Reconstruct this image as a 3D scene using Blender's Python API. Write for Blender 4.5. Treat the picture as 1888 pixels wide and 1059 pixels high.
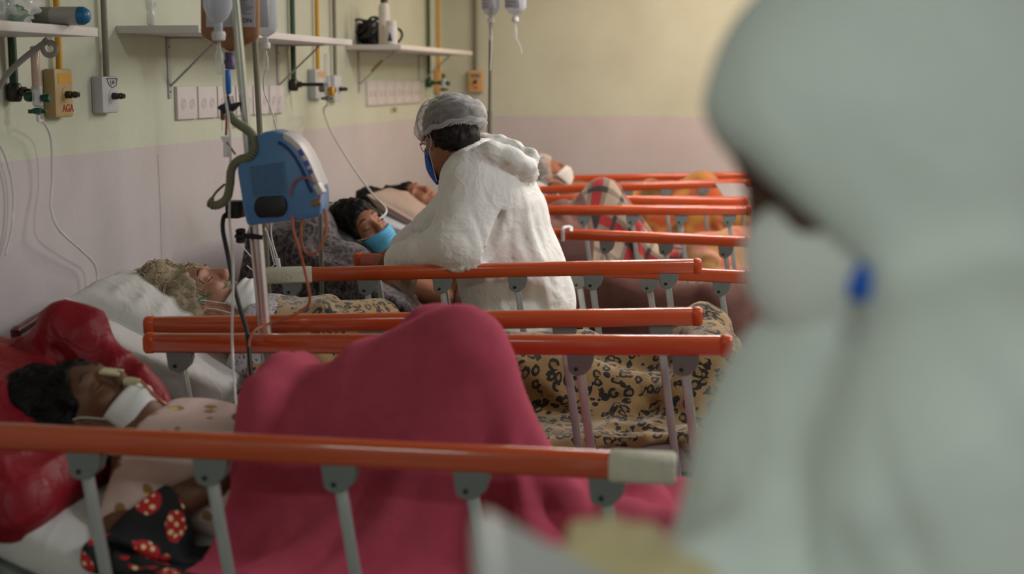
import bpy, bmesh, math, random
import numpy as np
from mathutils import Vector, Matrix

scene = bpy.context.scene
for _o in list(bpy.data.objects):
    bpy.data.objects.remove(_o)
COL = scene.collection
PI = math.pi

# ------------------------------------------------------------------ camera, light, exposure
FPX, CX, CY = 2622.0, 944.0, 529.5          # 50 mm lens on a 36 mm sensor, 1888 x 1059 frame
YAW, PITCH, CAMZ = math.radians(10.4), math.radians(8.28), 1.585
cam_data = bpy.data.cameras.new('camera')
cam_data.lens = 50.0
cam_data.sensor_width = 36.0
cam_data.clip_start = 0.05
cam_data.dof.use_dof = True
cam_data.dof.focus_distance = 4.35
cam_data.dof.aperture_fstop = 2.5
cam = bpy.data.objects.new('camera', cam_data)
cam.location = (0, 0, CAMZ)
cam.rotation_euler = (PI / 2 - PITCH, 0, YAW)
COL.objects.link(cam)
scene.camera = cam

world = bpy.data.worlds.new('world')
world.use_nodes = True
world.node_tree.nodes['Background'].inputs[0].default_value = (0.75, 0.8, 0.85, 1)
world.node_tree.nodes['Background'].inputs[1].default_value = 0.3
scene.world = world


def area_lamp(name, loc, sx, sy, power, color, rot=(0, 0, 0)):
    d = bpy.data.lights.new(name, 'AREA')
    d.shape = 'RECTANGLE'
    d.size, d.size_y = sx, sy
    d.energy = power
    d.color = color
    o = bpy.data.objects.new(name, d)
    o.location = loc
    o.rotation_euler = rot
    COL.objects.link(o)
    return o


# ceiling lamps of the ward: neutral tubes over the aisle, warmer ones over the far beds
area_lamp('ceiling_lamp_aisle', (2.5, 3.4, 2.92), 1.6, 0.35, 96, (0.90, 0.95, 1.0))
area_lamp('ceiling_lamp_aisle_far', (2.2, 7.6, 2.92), 1.6, 0.35, 92, (1.0, 0.86, 0.56))
area_lamp('ceiling_lamp_middle', (0.75, 6.1, 2.92), 1.9, 0.35, 76, (0.98, 0.95, 0.98))
area_lamp('ceiling_lamp_far', (-0.35, 8.35, 2.92), 1.0, 0.35, 32, (1.0, 0.72, 0.56))
area_lamp('ceiling_lamp_near', (-0.5, -1.4, 2.92), 1.6, 0.35, 46, (0.88, 1.0, 0.96))

scene.view_settings.view_transform = 'Standard'
scene.view_settings.look = 'None'
scene.view_settings.exposure = 0.0
scene.view_settings.gamma = 1.0
scene.view_settings.use_curve_mapping = False

# ------------------------------------------------------------------ measuring helpers
_fw = np.array([-math.sin(YAW) * math.cos(PITCH), math.cos(YAW) * math.cos(PITCH), -math.sin(PITCH)])
_rt = np.array([math.cos(YAW), math.sin(YAW), 0.0])
_up = np.cross(_rt, _fw)
_C = np.array([0.0, 0.0, CAMZ])


def ray(px, py):
    return _fw + _rt * (px - CX) / FPX - _up * (py - CY) / FPX


def at(px, py, y):
    """world point seen at a pixel, at depth y along the ward"""
    r = ray(px, py)
    return _C + r * (y / r[1])


def atx(px, py, x):
    r = ray(px, py)
    return _C + r * (x / r[0])


class Frame:
    """a bed's own frame: u towards the foot, v away from the camera, z up"""
    def __init__(self, x, y, deg, w):
        self.o = np.array([x, y]); a = math.radians(deg); self.a = a; self.w = w
        self.eu = np.array([math.cos(a), math.sin(a)]); self.ev = np.array([-math.sin(a), math.cos(a)])

    def W(self, P):
        P = np.asarray(P, float)
        xy = self.o + P[..., 0:1] * self.eu + P[..., 1:2] * self.ev
        return np.concatenate([xy, P[..., 2:3]], -1)

    def px(self, px, py, v):
        r = ray(px, py)
        n = np.array([self.ev[0], self.ev[1], 0.0])
        o3 = np.array([self.o[0], self.o[1], 0.0])
        t = (v - (_C - o3) @ n) / (r @ n)
        q = _C + r * t
        return np.array([(q[:2] - self.o) @ self.eu, v, q[2]])


# ------------------------------------------------------------------ noise, meshes
def _hash(ix, iy, iz, s):
    h = (ix * 374761393 + iy * 668265263 + iz * 2147483647 + s * 974711) & 0x7fffffff
    h = ((h ^ (h >> 13)) * 1274126177) & 0x7fffffff
    return ((h ^ (h >> 16)) & 0xffff) / 32767.5 - 1.0


def noise(P, s=0):
    P = np.asarray(P, float)
    i = np.floor(P).astype(np.int64); f = P - i
    f = f * f * f * (f * (f * 6 - 15) + 10)
    r = 0
    for dx in (0, 1):
        wx = f[..., 0] if dx else 1 - f[..., 0]
        for dy in (0, 1):
            wy = f[..., 1] if dy else 1 - f[..., 1]
            for dz in (0, 1):
                wz = f[..., 2] if dz else 1 - f[..., 2]
                r = r + wx * wy * wz * _hash(i[..., 0] + dx, i[..., 1] + dy, i[..., 2] + dz, s)
    return r


def fbm(P, s=0, o=3):
    r, a = 0, 1.0
    for k in range(o):
        r = r + a * noise(P * 2 ** k, s + 17 * k); a *= .5
    return r


def ridge(P, s=0):
    return 1 - np.abs(noise(P, s)) * 2


WL = {}


def mesh(name, verts, faces, material, parent=None, smooth=True, uv=None, frame=None, origin=None):
    verts = np.asarray(verts, float)
    if frame is not None:
        verts = frame.W(verts)
    if origin is None:
        lo, hi = verts.min(0), verts.max(0)
        origin = np.array([(lo[0] + hi[0]) / 2, (lo[1] + hi[1]) / 2, lo[2]])
    origin = np.asarray(origin, float)
    me = bpy.data.meshes.new(name)
    me.from_pydata((verts - origin).tolist(), [], [list(map(int, f)) for f in faces])
    me.update()
    if smooth:
        me.polygons.foreach_set('use_smooth', [True] * len(me.polygons))
    if uv is not None:
        l = me.uv_layers.new(name='UVMap')
        idx = np.empty(len(me.loops), dtype=np.int32); me.loops.foreach_get('vertex_index', idx)
        l.data.foreach_set('uv', np.asarray(uv, float)[idx].astype(np.float32).ravel())
    bm = bmesh.new(); bm.from_mesh(me)
    bmesh.ops.recalc_face_normals(bm, faces=bm.faces); bm.to_mesh(me); bm.free()
    if material:
        me.materials.append(material)
    o = bpy.data.objects.new(name, me)
    COL.objects.link(o)
    WL[o.name] = origin
    if parent is not None:
        o.parent = parent
        o.location = origin - WL[parent.name]
    else:
        o.location = origin
    return o


def thing(name, label, cat, loc, group=None):
    o = bpy.data.objects.new(name, None)
    o.empty_display_size = .05
    COL.objects.link(o)
    o.location = loc
    WL[o.name] = np.array(loc, float)
    return tag(o, label, cat, group)


def tag(o, label=None, cat=None, group=None, kind=None):
    if label: o['label'] = label
    if cat: o['category'] = cat
    if group: o['group'] = group
    if kind: o['kind'] = kind
    return o


class B:
    """collects shapes into one mesh"""
    def __init__(s): s.v = []; s.f = []; s.n = 0

    def add(s, v, f):
        v = np.asarray(v, float)
        s.v.append(v); s.f += [[i + s.n for i in q] for q in f]; s.n += len(v); return s

    def box(s, c, size, R=None, bev=0.0):
        bm = bmesh.new(); bmesh.ops.create_cube(bm, size=1)
        for q in bm.verts: q.co = Vector((q.co.x * size[0], q.co.y * size[1], q.co.z * size[2]))
        if bev > 0:
            bmesh.ops.bevel(bm, geom=bm.edges[:] + bm.verts[:], offset=bev, segments=2, affect='EDGES', profile=.6)
        bm.verts.index_update()
        v = np.array([q.co[:] for q in bm.verts]); f = [[q.index for q in fa.verts] for fa in bm.faces]; bm.free()
        if R is not None: v = v @ np.asarray(R).T
        return s.add(v + np.asarray(c, float), f)

    def tube(s, pts, r, n=8, cap=True, flat=None):
        pts = np.asarray(pts, float); m = len(pts)
        r = np.full(m, r) if np.isscalar(r) else np.asarray(r, float)
        T = np.gradient(pts, axis=0); T /= np.linalg.norm(T, axis=1)[:, None] + 1e-12
        a = np.array([0, 0, 1.0]) if abs(T[0][2]) < .9 else np.array([1.0, 0, 0])
        N = np.cross(T[0], a); N /= np.linalg.norm(N)
        v = []
        for i in range(m):
            N = N - T[i] * (N @ T[i]); N /= np.linalg.norm(N) + 1e-12
            Bn = np.cross(T[i], N)
            for k in range(n):
                t = 2 * PI * k / n
                v.append(pts[i] + r[i] * (math.cos(t) * N + math.sin(t) * (flat or 1) * Bn))
        f = [[i * n + k, i * n + (k + 1) % n, (i + 1) * n + (k + 1) % n, (i + 1) * n + k] for i in range(m - 1) for k in range(n)]
        if cap:
            f += [list(range(n))[::-1], [(m - 1) * n + k for k in range(n)]]
        return s.add(v, f)

    def lathe(s, c, prof, axis=(0, 0, 1), n=20):
        ax = np.asarray(axis, float); ax /= np.linalg.norm(ax)
        a = np.array([1.0, 0, 0]) if abs(ax[0]) < .9 else np.array([0, 1.0, 0])
        N = np.cross(ax, a); N /= np.linalg.norm(N); Bn = np.cross(ax, N)
        v = [np.asarray(c, float) + ax * h + max(r, 1e-4) * (math.cos(2 * PI * k / n) * N + math.sin(2 * PI * k / n) * Bn)
             for (r, h) in prof for k in range(n)]
        m = len(prof)
        f = [[i * n + k, i * n + (k + 1) % n, (i + 1) * n + (k + 1) % n, (i + 1) * n + k] for i in range(m - 1) for k in range(n)]
        f += [list(range(n))[::-1], [(m - 1) * n + k for k in range(n)]]
        return s.add(v, f)

    def prism(s, poly, d):
        """poly: 3-D outline, d: extrusion vector"""
        p = np.asarray(poly, float); n = len(p)
        f = [list(range(n)), [n + k for k in range(n)][::-1]] + [[k, n + k, n + (k + 1) % n, (k + 1) % n] for k in range(n)]
        return s.add(np.concatenate([p, p + np.asarray(d, float)]), f)

    def make(s, name, material, parent=None, smooth=True, frame=None, bevel=0, **k):
        o = mesh(name, np.concatenate(s.v), s.f, material, parent, smooth, frame=frame, **k)
        if bevel:
            md = o.modifiers.new('bevel', 'BEVEL'); md.width = bevel; md.segments = 2; md.limit_method = 'ANGLE'
        if smooth:
            md = o.modifiers.new('edges', 'EDGE_SPLIT'); md.split_angle = math.radians(40)
        return o


def spline(pts, n=8):
    p = np.asarray(pts, float); out = []
    q = np.concatenate([[2 * p[0] - p[1]], p, [2 * p[-1] - p[-2]]])
    for i in range(1, len(q) - 2):
        for t in np.linspace(0, 1, n, endpoint=False):
            a, b, c, d = q[i - 1], q[i], q[i + 1], q[i + 2]
            out.append(.5 * (2 * b + (c - a) * t + (2 * a - 5 * b + 4 * c - d) * t * t + (3 * b - a - 3 * c + d) * t ** 3))
    out.append(p[-1])
    return np.array(out)


def unit(v):
    v = np.asarray(v, float); return v / np.linalg.norm(v)


# ------------------------------------------------------------------ signed-distance sculpting
def smin(a, b, k):
    h = np.clip(.5 + .5 * (b - a) / k, 0, 1)
    return b + (a - b) * h - k * h * (1 - h)


class Field:
    """soft union of round shapes on a rectilinear grid, meshed with surface nets"""
    def __init__(s, X, Y, Z):
        s.ax = [s._axis(a) for a in (X, Y, Z)]
        s.V = np.full([len(a) for a in s.ax], .06)

    @staticmethod
    def _axis(seg):
        out = []
        for lo, hi, st in seg:
            n = max(2, int(round((hi - lo) / st)))
            out.append(np.linspace(lo, hi, n, endpoint=False))
        out.append(np.array([seg[-1][1]]))
        return np.concatenate(out)

    def _sl(s, lo, hi):
        sl, g = [], []
        for i in range(3):
            a = max(0, np.searchsorted(s.ax[i], lo[i]) - 1); b = min(len(s.ax[i]), np.searchsorted(s.ax[i], hi[i]) + 1)
            if b <= a: return None, None
            sl.append(slice(a, b)); g.append(s.ax[i][a:b])
        return tuple(sl), np.stack(np.meshgrid(*g, indexing='ij'), -1)

    def _put(s, sl, d, k, op):
        if op == 'sub':
            s.V[sl] = -smin(-s.V[sl], d, k)
        else:
            s.V[sl] = smin(s.V[sl], d, k)

    def ell(s, c, r, R=None, k=.02, op='add'):
        c = np.asarray(c, float); r = np.asarray(r, float) * np.ones(3)
        e = np.full(3, r.max()) if R is not None else r
        m = k + .03
        sl, P = s._sl(c - e - m, c + e + m)
        if sl is None: return s
        q = P - c
        if R is not None: q = q @ np.asarray(R)
        k0 = np.linalg.norm(q / r, axis=-1); k1 = np.linalg.norm(q / (r * r), axis=-1) + 1e-9
        s._put(sl, k0 * (k0 - 1) / k1, k, op); return s

    def cap(s, a, b, ra, rb=None, k=.02, op='add'):
        a = np.asarray(a, float); b = np.asarray(b, float); rb = ra if rb is None else rb
        m = max(ra, rb) + k + .03
        sl, P = s._sl(np.minimum(a, b) - m, np.maximum(a, b) + m)
        if sl is None: return s
        ab = b - a; t = np.clip(((P - a) @ ab) / (ab @ ab), 0, 1)
        d = np.linalg.norm(P - a - t[..., None] * ab, axis=-1) - (ra + (rb - ra) * t)
        s._put(sl, d, k, op); return s

    def chain(s, pts, rs, k=.02):
        for i in range(len(pts) - 1): s.cap(pts[i], pts[i + 1], rs[i], rs[i + 1], k)
        return s

    def rbox(s, c, h, r, R=None, k=.02, op='add'):
        c = np.asarray(c, float); h = np.asarray(h, float)
        e = np.full(3, np.linalg.norm(h)) if R is not None else h
        m = k + .03
        sl, P = s._sl(c - e - m, c + e + m)
        if sl is None: return s
        q = P - c
        if R is not None: q = q @ np.asarray(R)
        q = np.abs(q) - (h - r)
        d = np.linalg.norm(np.maximum(q, 0), axis=-1) + np.minimum(q.max(-1), 0) - r
        s._put(sl, d, k, op); return s

    def half(s, p, n, k=.01):
        """cut away the side n points to"""
        P = np.stack(np.meshgrid(*s.ax, indexing='ij'), -1)
        s.V = -smin(-s.V, -((P - np.asarray(p)) @ unit(n)), k); return s

    def nets(s):
        V = s.V; neg = V < 0
        c = [neg[i:neg.shape[0] - 1 + i, j:neg.shape[1] - 1 + j, l:neg.shape[2] - 1 + l] for i in (0, 1) for j in (0, 1) for l in (0, 1)]
        al = c[0].copy(); an = c[0].copy()
        for q in c[1:]: al &= q; an |= q
        act = an & ~al
        I = np.argwhere(act)
        ids = np.full(act.shape, -1, np.int64); ids[act] = np.arange(len(I))
        acc = np.zeros((len(I), 3)); cnt = np.zeros(len(I))
        A = [s.ax[i] for i in range(3)]
        corners = [(i, j, l) for i in (0, 1) for j in (0, 1) for l in (0, 1)]
        for a in corners:
            for d in range(3):
                if a[d] == 0:
                    b = list(a); b[d] = 1
                    ia = I + np.array(a); ib = I + np.array(b)
                    va = V[ia[:, 0], ia[:, 1], ia[:, 2]]; vb = V[ib[:, 0], ib[:, 1], ib[:, 2]]
                    m = (va < 0) != (vb < 0)
                    t = np.where(m, va / np.where(m, va - vb, 1), 0)[:, None]
                    pa = np.stack([A[q][ia[:, q]] for q in range(3)], 1); pb = np.stack([A[q][ib[:, q]] for q in range(3)], 1)
                    acc += np.where(m[:, None], pa + (pb - pa) * t, 0); cnt += m
        verts = acc / np.maximum(cnt, 1)[:, None]
        faces = []
        for d in range(3):
            a, b = [q for q in range(3) if q != d]
            sh = [slice(None)] * 3; sh2 = list(sh)
            sh[d] = slice(0, -1); sh2[d] = slice(1, None)
            E = np.argwhere(neg[tuple(sh)] != neg[tuple(sh2)])
            E = E[(E[:, a] > 0) & (E[:, b] > 0) & (E[:, a] < V.shape[a] - 1) & (E[:, b] < V.shape[b] - 1)]
            if not len(E): continue
            def g(da, db):
                q = E.copy(); q[:, a] -= da; q[:, b] -= db
                return ids[q[:, 0], q[:, 1], q[:, 2]]
            F4 = np.stack([g(1, 1), g(0, 1), g(0, 0), g(1, 0)], 1)
            faces.append(F4[(F4 >= 0).all(1)])
        return verts, np.concatenate(faces)


def vnormals(v, f):
    n = np.zeros_like(v); p = v[f]
    fn = np.cross(p[:, 2] - p[:, 0], p[:, 3] - p[:, 1])
    for k in range(4): np.add.at(n, f[:, k], fn)
    return n / (np.linalg.norm(n, axis=1)[:, None] + 1e-12)


def outward(v, f):
    n = vnormals(v, f)
    # orient by volume sign
    p = v[f]; vol = np.einsum('ij,ij->i', p[:, 0], np.cross(p[:, 1], p[:, 2])).sum()
    return n if vol > 0 else -n


def smooth_mesh(v, f, it=2, w=.5):
    e = np.concatenate([f[:, [0, 1]], f[:, [1, 2]], f[:, [2, 3]], f[:, [3, 0]]])
    for _ in range(it):
        s = np.zeros_like(v); c = np.zeros(len(v))
        np.add.at(s, e[:, 0], v[e[:, 1]]); np.add.at(c, e[:, 0], 1)
        np.add.at(s, e[:, 1], v[e[:, 0]]); np.add.at(c, e[:, 1], 1)
        v = v * (1 - w) + w * s / np.maximum(c, 1)[:, None]
    return v


# ------------------------------------------------------------------ draped cloth
class CapField:
    """distance field of the limbs a cloth falls on"""
    def __init__(s, caps, h=.014, m=.05):
        lo = np.min([np.minimum(a, b) - max(ra, rb) for a, b, ra, rb in caps], 0) - m
        hi = np.max([np.maximum(a, b) + max(ra, rb) for a, b, ra, rb in caps], 0) + m
        s.lo, s.h = lo, h
        n = np.ceil((hi - lo) / h).astype(int) + 2
        g = [lo[q] + h * np.arange(n[q]) for q in range(3)]
        D = np.full(n, m, float)
        for a, b, ra, rb in caps:
            a, b = np.asarray(a, float), np.asarray(b, float); r = max(ra, rb) + m
            i0 = np.maximum(0, ((np.minimum(a, b) - r - lo) / h).astype(int)); i1 = np.minimum(n, ((np.maximum(a, b) + r - lo) / h).astype(int) + 2)
            sl = tuple(slice(i0[q], i1[q]) for q in range(3))
            P = np.stack(np.meshgrid(*[g[q][sl[q]] for q in range(3)], indexing='ij'), -1)
            ab = b - a; t = np.clip(((P - a) @ ab) / (ab @ ab), 0, 1)
            d = np.linalg.norm(P - a - t[..., None] * ab, axis=-1) - (ra + (rb - ra) * t)
            D[sl] = smin(D[sl], d, .03)
        G = np.stack(np.gradient(D, h), -1); G /= np.linalg.norm(G, axis=-1, keepdims=True) + 1e-9
        s.D, s.G, s.n = D, G, n

    def push(s, X, off=.008):
        q = (X - s.lo) / s.h; i = np.floor(q).astype(int)
        ok = np.flatnonzero(((i >= 0) & (i < s.n - 1)).all(1))
        if not len(ok): return X
        i = i[ok]; f = q[ok] - i; d = 0
        for dx in (0, 1):
            for dy in (0, 1):
                w = (f[:, 0] if dx else 1 - f[:, 0]) * (f[:, 1] if dy else 1 - f[:, 1])
                d = d + w * (s.D[i[:, 0] + dx, i[:, 1] + dy, i[:, 2]] * (1 - f[:, 2]) + s.D[i[:, 0] + dx, i[:, 1] + dy, i[:, 2] + 1] * f[:, 2])
        m = d < off
        j = np.rint(q[ok][m]).astype(int)
        X[ok[m]] += s.G[j[:, 0], j[:, 1], j[:, 2]] * (off - d[m])[:, None]
        return X


def drape(u0, u1, v0, v1, step, z0, collide, steps=130, iters=5, slack=1.03, seed=1, vlim=None, damp=.985, noise_amp=.012, bend=.25):
    nu = int(round((u1 - u0) / step)) + 1; nv = int(round((v1 - v0) / step)) + 1
    U, Vv = np.meshgrid(np.linspace(u0, u1, nu), np.linspace(v0, v1, nv), indexing='ij')
    Z = z0(U, Vv) if callable(z0) else np.full_like(U, z0)
    V2 = np.clip(Vv, vlim[0], vlim[1]) if vlim else Vv
    X = np.stack([U, V2, Z - np.abs(Vv - V2)], -1)
    X[..., 2] += noise_amp * fbm(np.stack([U * 6, Vv * 6, U * 0 + seed], -1), seed, 2)
    du = (u1 - u0) / (nu - 1) * slack; dv = (v1 - v0) / (nv - 1) * slack
    Xp = X.copy(); dt = .012
    cons = []
    al = slice(None)
    for o in range(4):
        cons.append(((slice(o, nu - 2, 4), al), (slice(o + 2, nu, 4), al), 2 * du, bend))
        cons.append(((al, slice(o, nv - 2, 4)), (al, slice(o + 2, nv, 4)), 2 * dv, bend))
    dg = math.hypot(du, dv)
    for o in (0, 1):
        cons.append(((slice(o, nu - 1, 2), slice(0, nv - 1)), (slice(o + 1, nu, 2), slice(1, nv)), dg, .35))
        cons.append(((slice(o, nu - 1, 2), slice(1, nv)), (slice(o + 1, nu, 2), slice(0, nv - 1)), dg, .35))
    for o in (0, 1):
        cons.append(((slice(o, nu - 1, 2), al), (slice(o + 1, nu, 2), al), du, 1.0))
        cons.append(((al, slice(o, nv - 1, 2)), (al, slice(o + 1, nv, 2)), dv, 1.0))
    for st in range(steps):
        vel = (X - Xp) * damp
        Xp = X.copy()
        sp = np.sqrt(np.einsum('ijk,ijk->ij', vel, vel))[..., None]
        X = X + vel * np.minimum(1, .018 / (sp + 1e-9)); X[..., 2] -= 9.8 * dt * dt
        hit = np.zeros(X.shape[:2], bool)
        for it in range(iters):
            for a, b, L, k in cons:
                A, Bv = X[a], X[b]
                d = Bv - A; l = np.sqrt(np.einsum('ijk,ijk->ij', d, d)) + 1e-9
                c = d * ((.5 * k) * np.where(l > L, 1., .55) * (1 - L / l))[..., None]
                A += c; Bv -= c
            if it % 2 == 0 or it == iters - 1:
                Y = collide(X.reshape(-1, 3)).reshape(X.shape)
                if vlim: Y[..., 1] = np.clip(Y[..., 1], vlim[0], vlim[1])
                hit |= np.abs(Y - X).max(-1) > 1e-6
                X = Y
        Xp[hit] += (X[hit] - Xp[hit]) * .9
    idx = np.arange(nu * nv).reshape(nu, nv)
    F = np.stack([idx[:-1, :-1], idx[1:, :-1], idx[1:, 1:], idx[:-1, 1:]], -1).reshape(-1, 4)
    uv = np.stack([U, Vv], -1).reshape(-1, 2)
    return X.reshape(-1, 3), F, uv


def cloth_obj(name, data, material, frame, parent=None, thick=.007, sub=1, fold=None):
    v, f, uv = data
    if fold:
        amp, su, sv, sd = fold
        n = vnormals(v, f)
        if n[:, 2].mean() < 0: n = -n
        q = np.stack([uv[:, 0] * su, uv[:, 1] * sv, uv[:, 0] * 0], 1)
        q = q + .7 * np.stack([noise(q * .8, sd + 1), noise(q * .8, sd + 2), q[:, 0] * 0], 1)
        h = (1 - np.abs(noise(q, sd))) ** 3 - .3 + .4 * ((1 - np.abs(noise(q * 2.1, sd + 7))) ** 3 - .3)
        v = v + n * np.maximum(amp * h, -.3 * amp)[:, None]
    o = mesh(name, v, f, material, parent, uv=uv, frame=frame)
    md = o.modifiers.new('thickness', 'SOLIDIFY'); md.thickness = thick; md.offset = 1
    md = o.modifiers.new('subdivision', 'SUBSURF'); md.levels = sub; md.render_levels = sub
    return o


# ------------------------------------------------------------------ materials
def lin(c):
    return tuple(((x / 255) / 12.92 if x / 255 <= .04045 else ((x / 255 + .055) / 1.055) ** 2.4) for x in c) + (1,)


def _new(name):
    m = bpy.data.materials.new(name); m.use_nodes = True
    t = m.node_tree
    return m, t, t.nodes['Principled BSDF']


def nd(t, kind, **inp):
    n = t.nodes.new(kind)
    for k, v in inp.items():
        if k.startswith('_'):
            setattr(n, k[1:], v)
        else:
            key = int(k[1:]) if k[0] == 'i' and k[1:].isdigit() else k
            if hasattr(v, 'is_output') or isinstance(v, bpy.types.NodeSocket): t.links.new(v, n.inputs[key])
            else: n.inputs[key].default_value = v
    return n


def mth(t, op, a, b=0.0, c=None):
    n = nd(t, 'ShaderNodeMath', _operation=op, i0=a, i1=b)
    if c is not None:
        if isinstance(c, bpy.types.NodeSocket): t.links.new(c, n.inputs[2])
        else: n.inputs[2].default_value = c
    return n.outputs[0]


def mixc(t, fac, a, b):
    n = nd(t, 'ShaderNodeMix', _data_type='RGBA')
    for key, v in ((0, fac), (6, a), (7, b)):
        if isinstance(v, bpy.types.NodeSocket): t.links.new(v, n.inputs[key])
        else: n.inputs[key].default_value = v
    return n.outputs[2]


def mat(name, col, rough=.6, metal=0, var=.1, vs=9., bump=0., bs=60., coat=0, sheen=0, sss=0, alpha=1, trans=0, spec=.5, stretch=None):
    m, t, p = _new(name)
    co = nd(t, 'ShaderNodeTexCoord').outputs['Object']
    if stretch:
        co = nd(t, 'ShaderNodeMapping', Vector=co, Scale=stretch).outputs[0]
    nz = nd(t, 'ShaderNodeTexNoise', Vector=co, Scale=vs, Detail=4.0).outputs[0]
    c = lin(col)
    dk = tuple(x * (1 - var * 1.6) for x in c[:3]) + (1,); lt = tuple(min(1, x * (1 + var * 1.2)) for x in c[:3]) + (1,)
    t.links.new(mixc(t, nz, dk, lt), p.inputs['Base Color'])
    p.inputs['Roughness'].default_value = rough; p.inputs['Metallic'].default_value = metal
    p.inputs['Specular IOR Level'].default_value = spec
    if coat: p.inputs['Coat Weight'].default_value = coat; p.inputs['Coat Roughness'].default_value = .1
    if sheen: p.inputs['Sheen Weight'].default_value = sheen; p.inputs['Sheen Roughness'].default_value = .4; p.inputs['Sheen Tint'].default_value = lt
    if sss: p.inputs['Subsurface Weight'].default_value = sss; p.inputs['Subsurface Radius'].default_value = (.012, .005, .003)
    p.inputs['Alpha'].default_value = alpha
    p.inputs['Transmission Weight'].default_value = trans
    if bump:
        b = nd(t, 'ShaderNodeTexNoise', Vector=co, Scale=bs, Detail=5.0).outputs[0]
        t.links.new(nd(t, 'ShaderNodeBump', Strength=bump, Distance=.01, Height=b).outputs[0], p.inputs['Normal'])
    return m


MT = {}
MT['orange'] = mat('orange_rail_paint', (194, 74, 28), .26, var=.12, vs=5, coat=1.0, bump=.03, bs=30, stretch=(1, 6, 6))
MT['orange_cap'] = mat('orange_rail_plastic', (202, 78, 28), .33, var=.06, vs=12)
MT['bracket'] = mat('grey_rail_plastic', (112, 116, 112), .5, var=.08, vs=15)
MT['post'] = mat('aluminium_post', (170, 172, 170), .36, metal=.55, var=.12, vs=14, stretch=(6, 6, 1))
MT['steel'] = mat('stainless_steel', (214, 212, 208), .2, metal=.8, var=.08, vs=20)
MT['dull_steel'] = mat('dull_painted_steel', (128, 124, 110), .4, metal=.4, var=.1, vs=20)
MT['frame'] = mat('grey_bed_frame_enamel', (120, 122, 118), .45, var=.12, vs=8)
MT['bolt'] = mat('dark_bolt_metal', (46, 46, 46), .4, metal=.7)
MT['black'] = mat('black_plastic', (22, 22, 24), .42, var=.2, vs=20)
MT['rubber'] = mat('black_rubber_cable', (16, 16, 18), .55)
MT['white_plastic'] = mat('white_plastic', (214, 208, 206), .4, var=.04)
MT['tape'] = mat('white_adhesive_tape', (206, 200, 180), .8, var=.1, vs=30, bump=.3, bs=90)
MT['sheet'] = mat('white_cotton_sheet', (196, 192, 188), .85, var=.06, vs=12, bump=.25, bs=22, sheen=.1)
MT['sheet_blue'] = mat('pale_hospital_sheet', (186, 188, 192), .85, var=.06, vs=12, bump=.3, bs=16)
MT['coverall'] = mat('white_nonwoven_coverall', (240, 238, 233), .62, var=.05, vs=14, bump=.35, bs=26, sheen=.15)
MT['coverall_near'] = mat('pale_nonwoven_coverall', (212, 217, 212), .65, var=.05, vs=10, bump=.3, bs=18, sheen=.15)  # white suit with the green cast of the near light put into its colour
MT['red_fleece'] = mat('raspberry_fleece', (176, 66, 88), .95, var=.14, vs=26, bump=.3, bs=420, sheen=.8)
MT['satin'] = mat('crimson_satin', (132, 14, 30), .5, var=.2, vs=7, bump=.5, bs=9, sheen=.4, spec=.3)
MT['brown_fleece'] = mat('brown_fleece', (92, 58, 48), .95, var=.2, vs=18, bump=.35, bs=300, sheen=.35)
MT['maroon_fleece'] = mat('dusty_brown_fleece', (120, 84, 78), .95, var=.18, vs=18, bump=.35, bs=300, sheen=.4)
MT['skin_dark'] = mat('dark_brown_skin', (104, 66, 44), .58, var=.12, vs=30, sss=.06, bump=.05, bs=200)
MT['skin_deep'] = mat('deep_brown_skin', (78, 48, 34), .58, var=.12, vs=30, sss=.05)
MT['skin_tan'] = mat('tan_skin', (150, 98, 70), .58, var=.12, vs=30, sss=.08, bump=.05, bs=200)
MT['skin_fair'] = mat('fair_aged_skin', (176, 124, 100), .58, var=.14, vs=28, sss=.1, bump=.12, bs=130)
MT['hair_black'] = mat('black_hair', (9, 7, 7), .55, var=.3, vs=40, bump=.5, bs=110, spec=.2)
MT['hair_brown'] = mat('dark_brown_hair', (28, 21, 19), .5, var=.3, vs=40, bump=.4, bs=110, spec=.25)
MT['hair_grey'] = mat('grey_blond_hair', (172, 154, 126), .5, var=.35, vs=26, bump=.4, bs=120)
MT['mask_white'] = mat('white_mask_fabric', (214, 212, 208), .85, var=.04, vs=20, bump=.15, bs=60)
MT['mask_blue'] = mat('sky_blue_mask_fabric', (88, 168, 206), .8, var=.06, vs=20, bump=.15, bs=60)
MT['mask_royal'] = mat('royal_blue_respirator', (16, 84, 180), .75, var=.06, vs=20)
MT['pump_blue'] = mat('blue_pump_plastic', (82, 132, 186), .3, var=.05, vs=6, coat=.2)
MT['cord'] = mat('grey_green_cord', (122, 122, 96), .55, var=.1)
MT['feed'] = mat('amber_feed_line', (172, 96, 62), .28, var=.15, vs=30)
MT['amber'] = mat('amber_feed_bag', (150, 100, 62), .32, var=.12, vs=8, coat=.3)
MT['paper'] = mat('paper_label', (196, 194, 206), .75, var=.05)
MT['ink'] = mat('dark_print', (70, 72, 92), .8)
MT['ink_red'] = mat('red_marker', (160, 40, 40), .8)
MT['purple'] = mat('purple_cap', (84, 62, 110), .4)
MT['blue_conn'] = mat('blue_connector', (18, 110, 196), .35)
MT['green_pipe'] = mat('green_pipe_paint', (42, 78, 52), .4, var=.12)
MT['yellow_pipe'] = mat('yellow_pipe_paint', (206, 152, 26), .4, var=.12)
MT['grey_pipe'] = mat('grey_pipe_paint', (126, 122, 108), .4, var=.1)
MT['brass_dark'] = mat('dark_valve_metal', (66, 64, 58), .35, metal=.6, var=.2)
MT['green_plastic'] = mat('green_valve_plastic', (20, 74, 52), .35, var=.1)
MT['yellow_box'] = mat('aged_cream_plastic', (172, 148, 102), .5, var=.12, vs=14)
MT['orange_box'] = mat('warm_cream_plastic', (198, 156, 100), .5, var=.08, vs=14)
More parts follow.
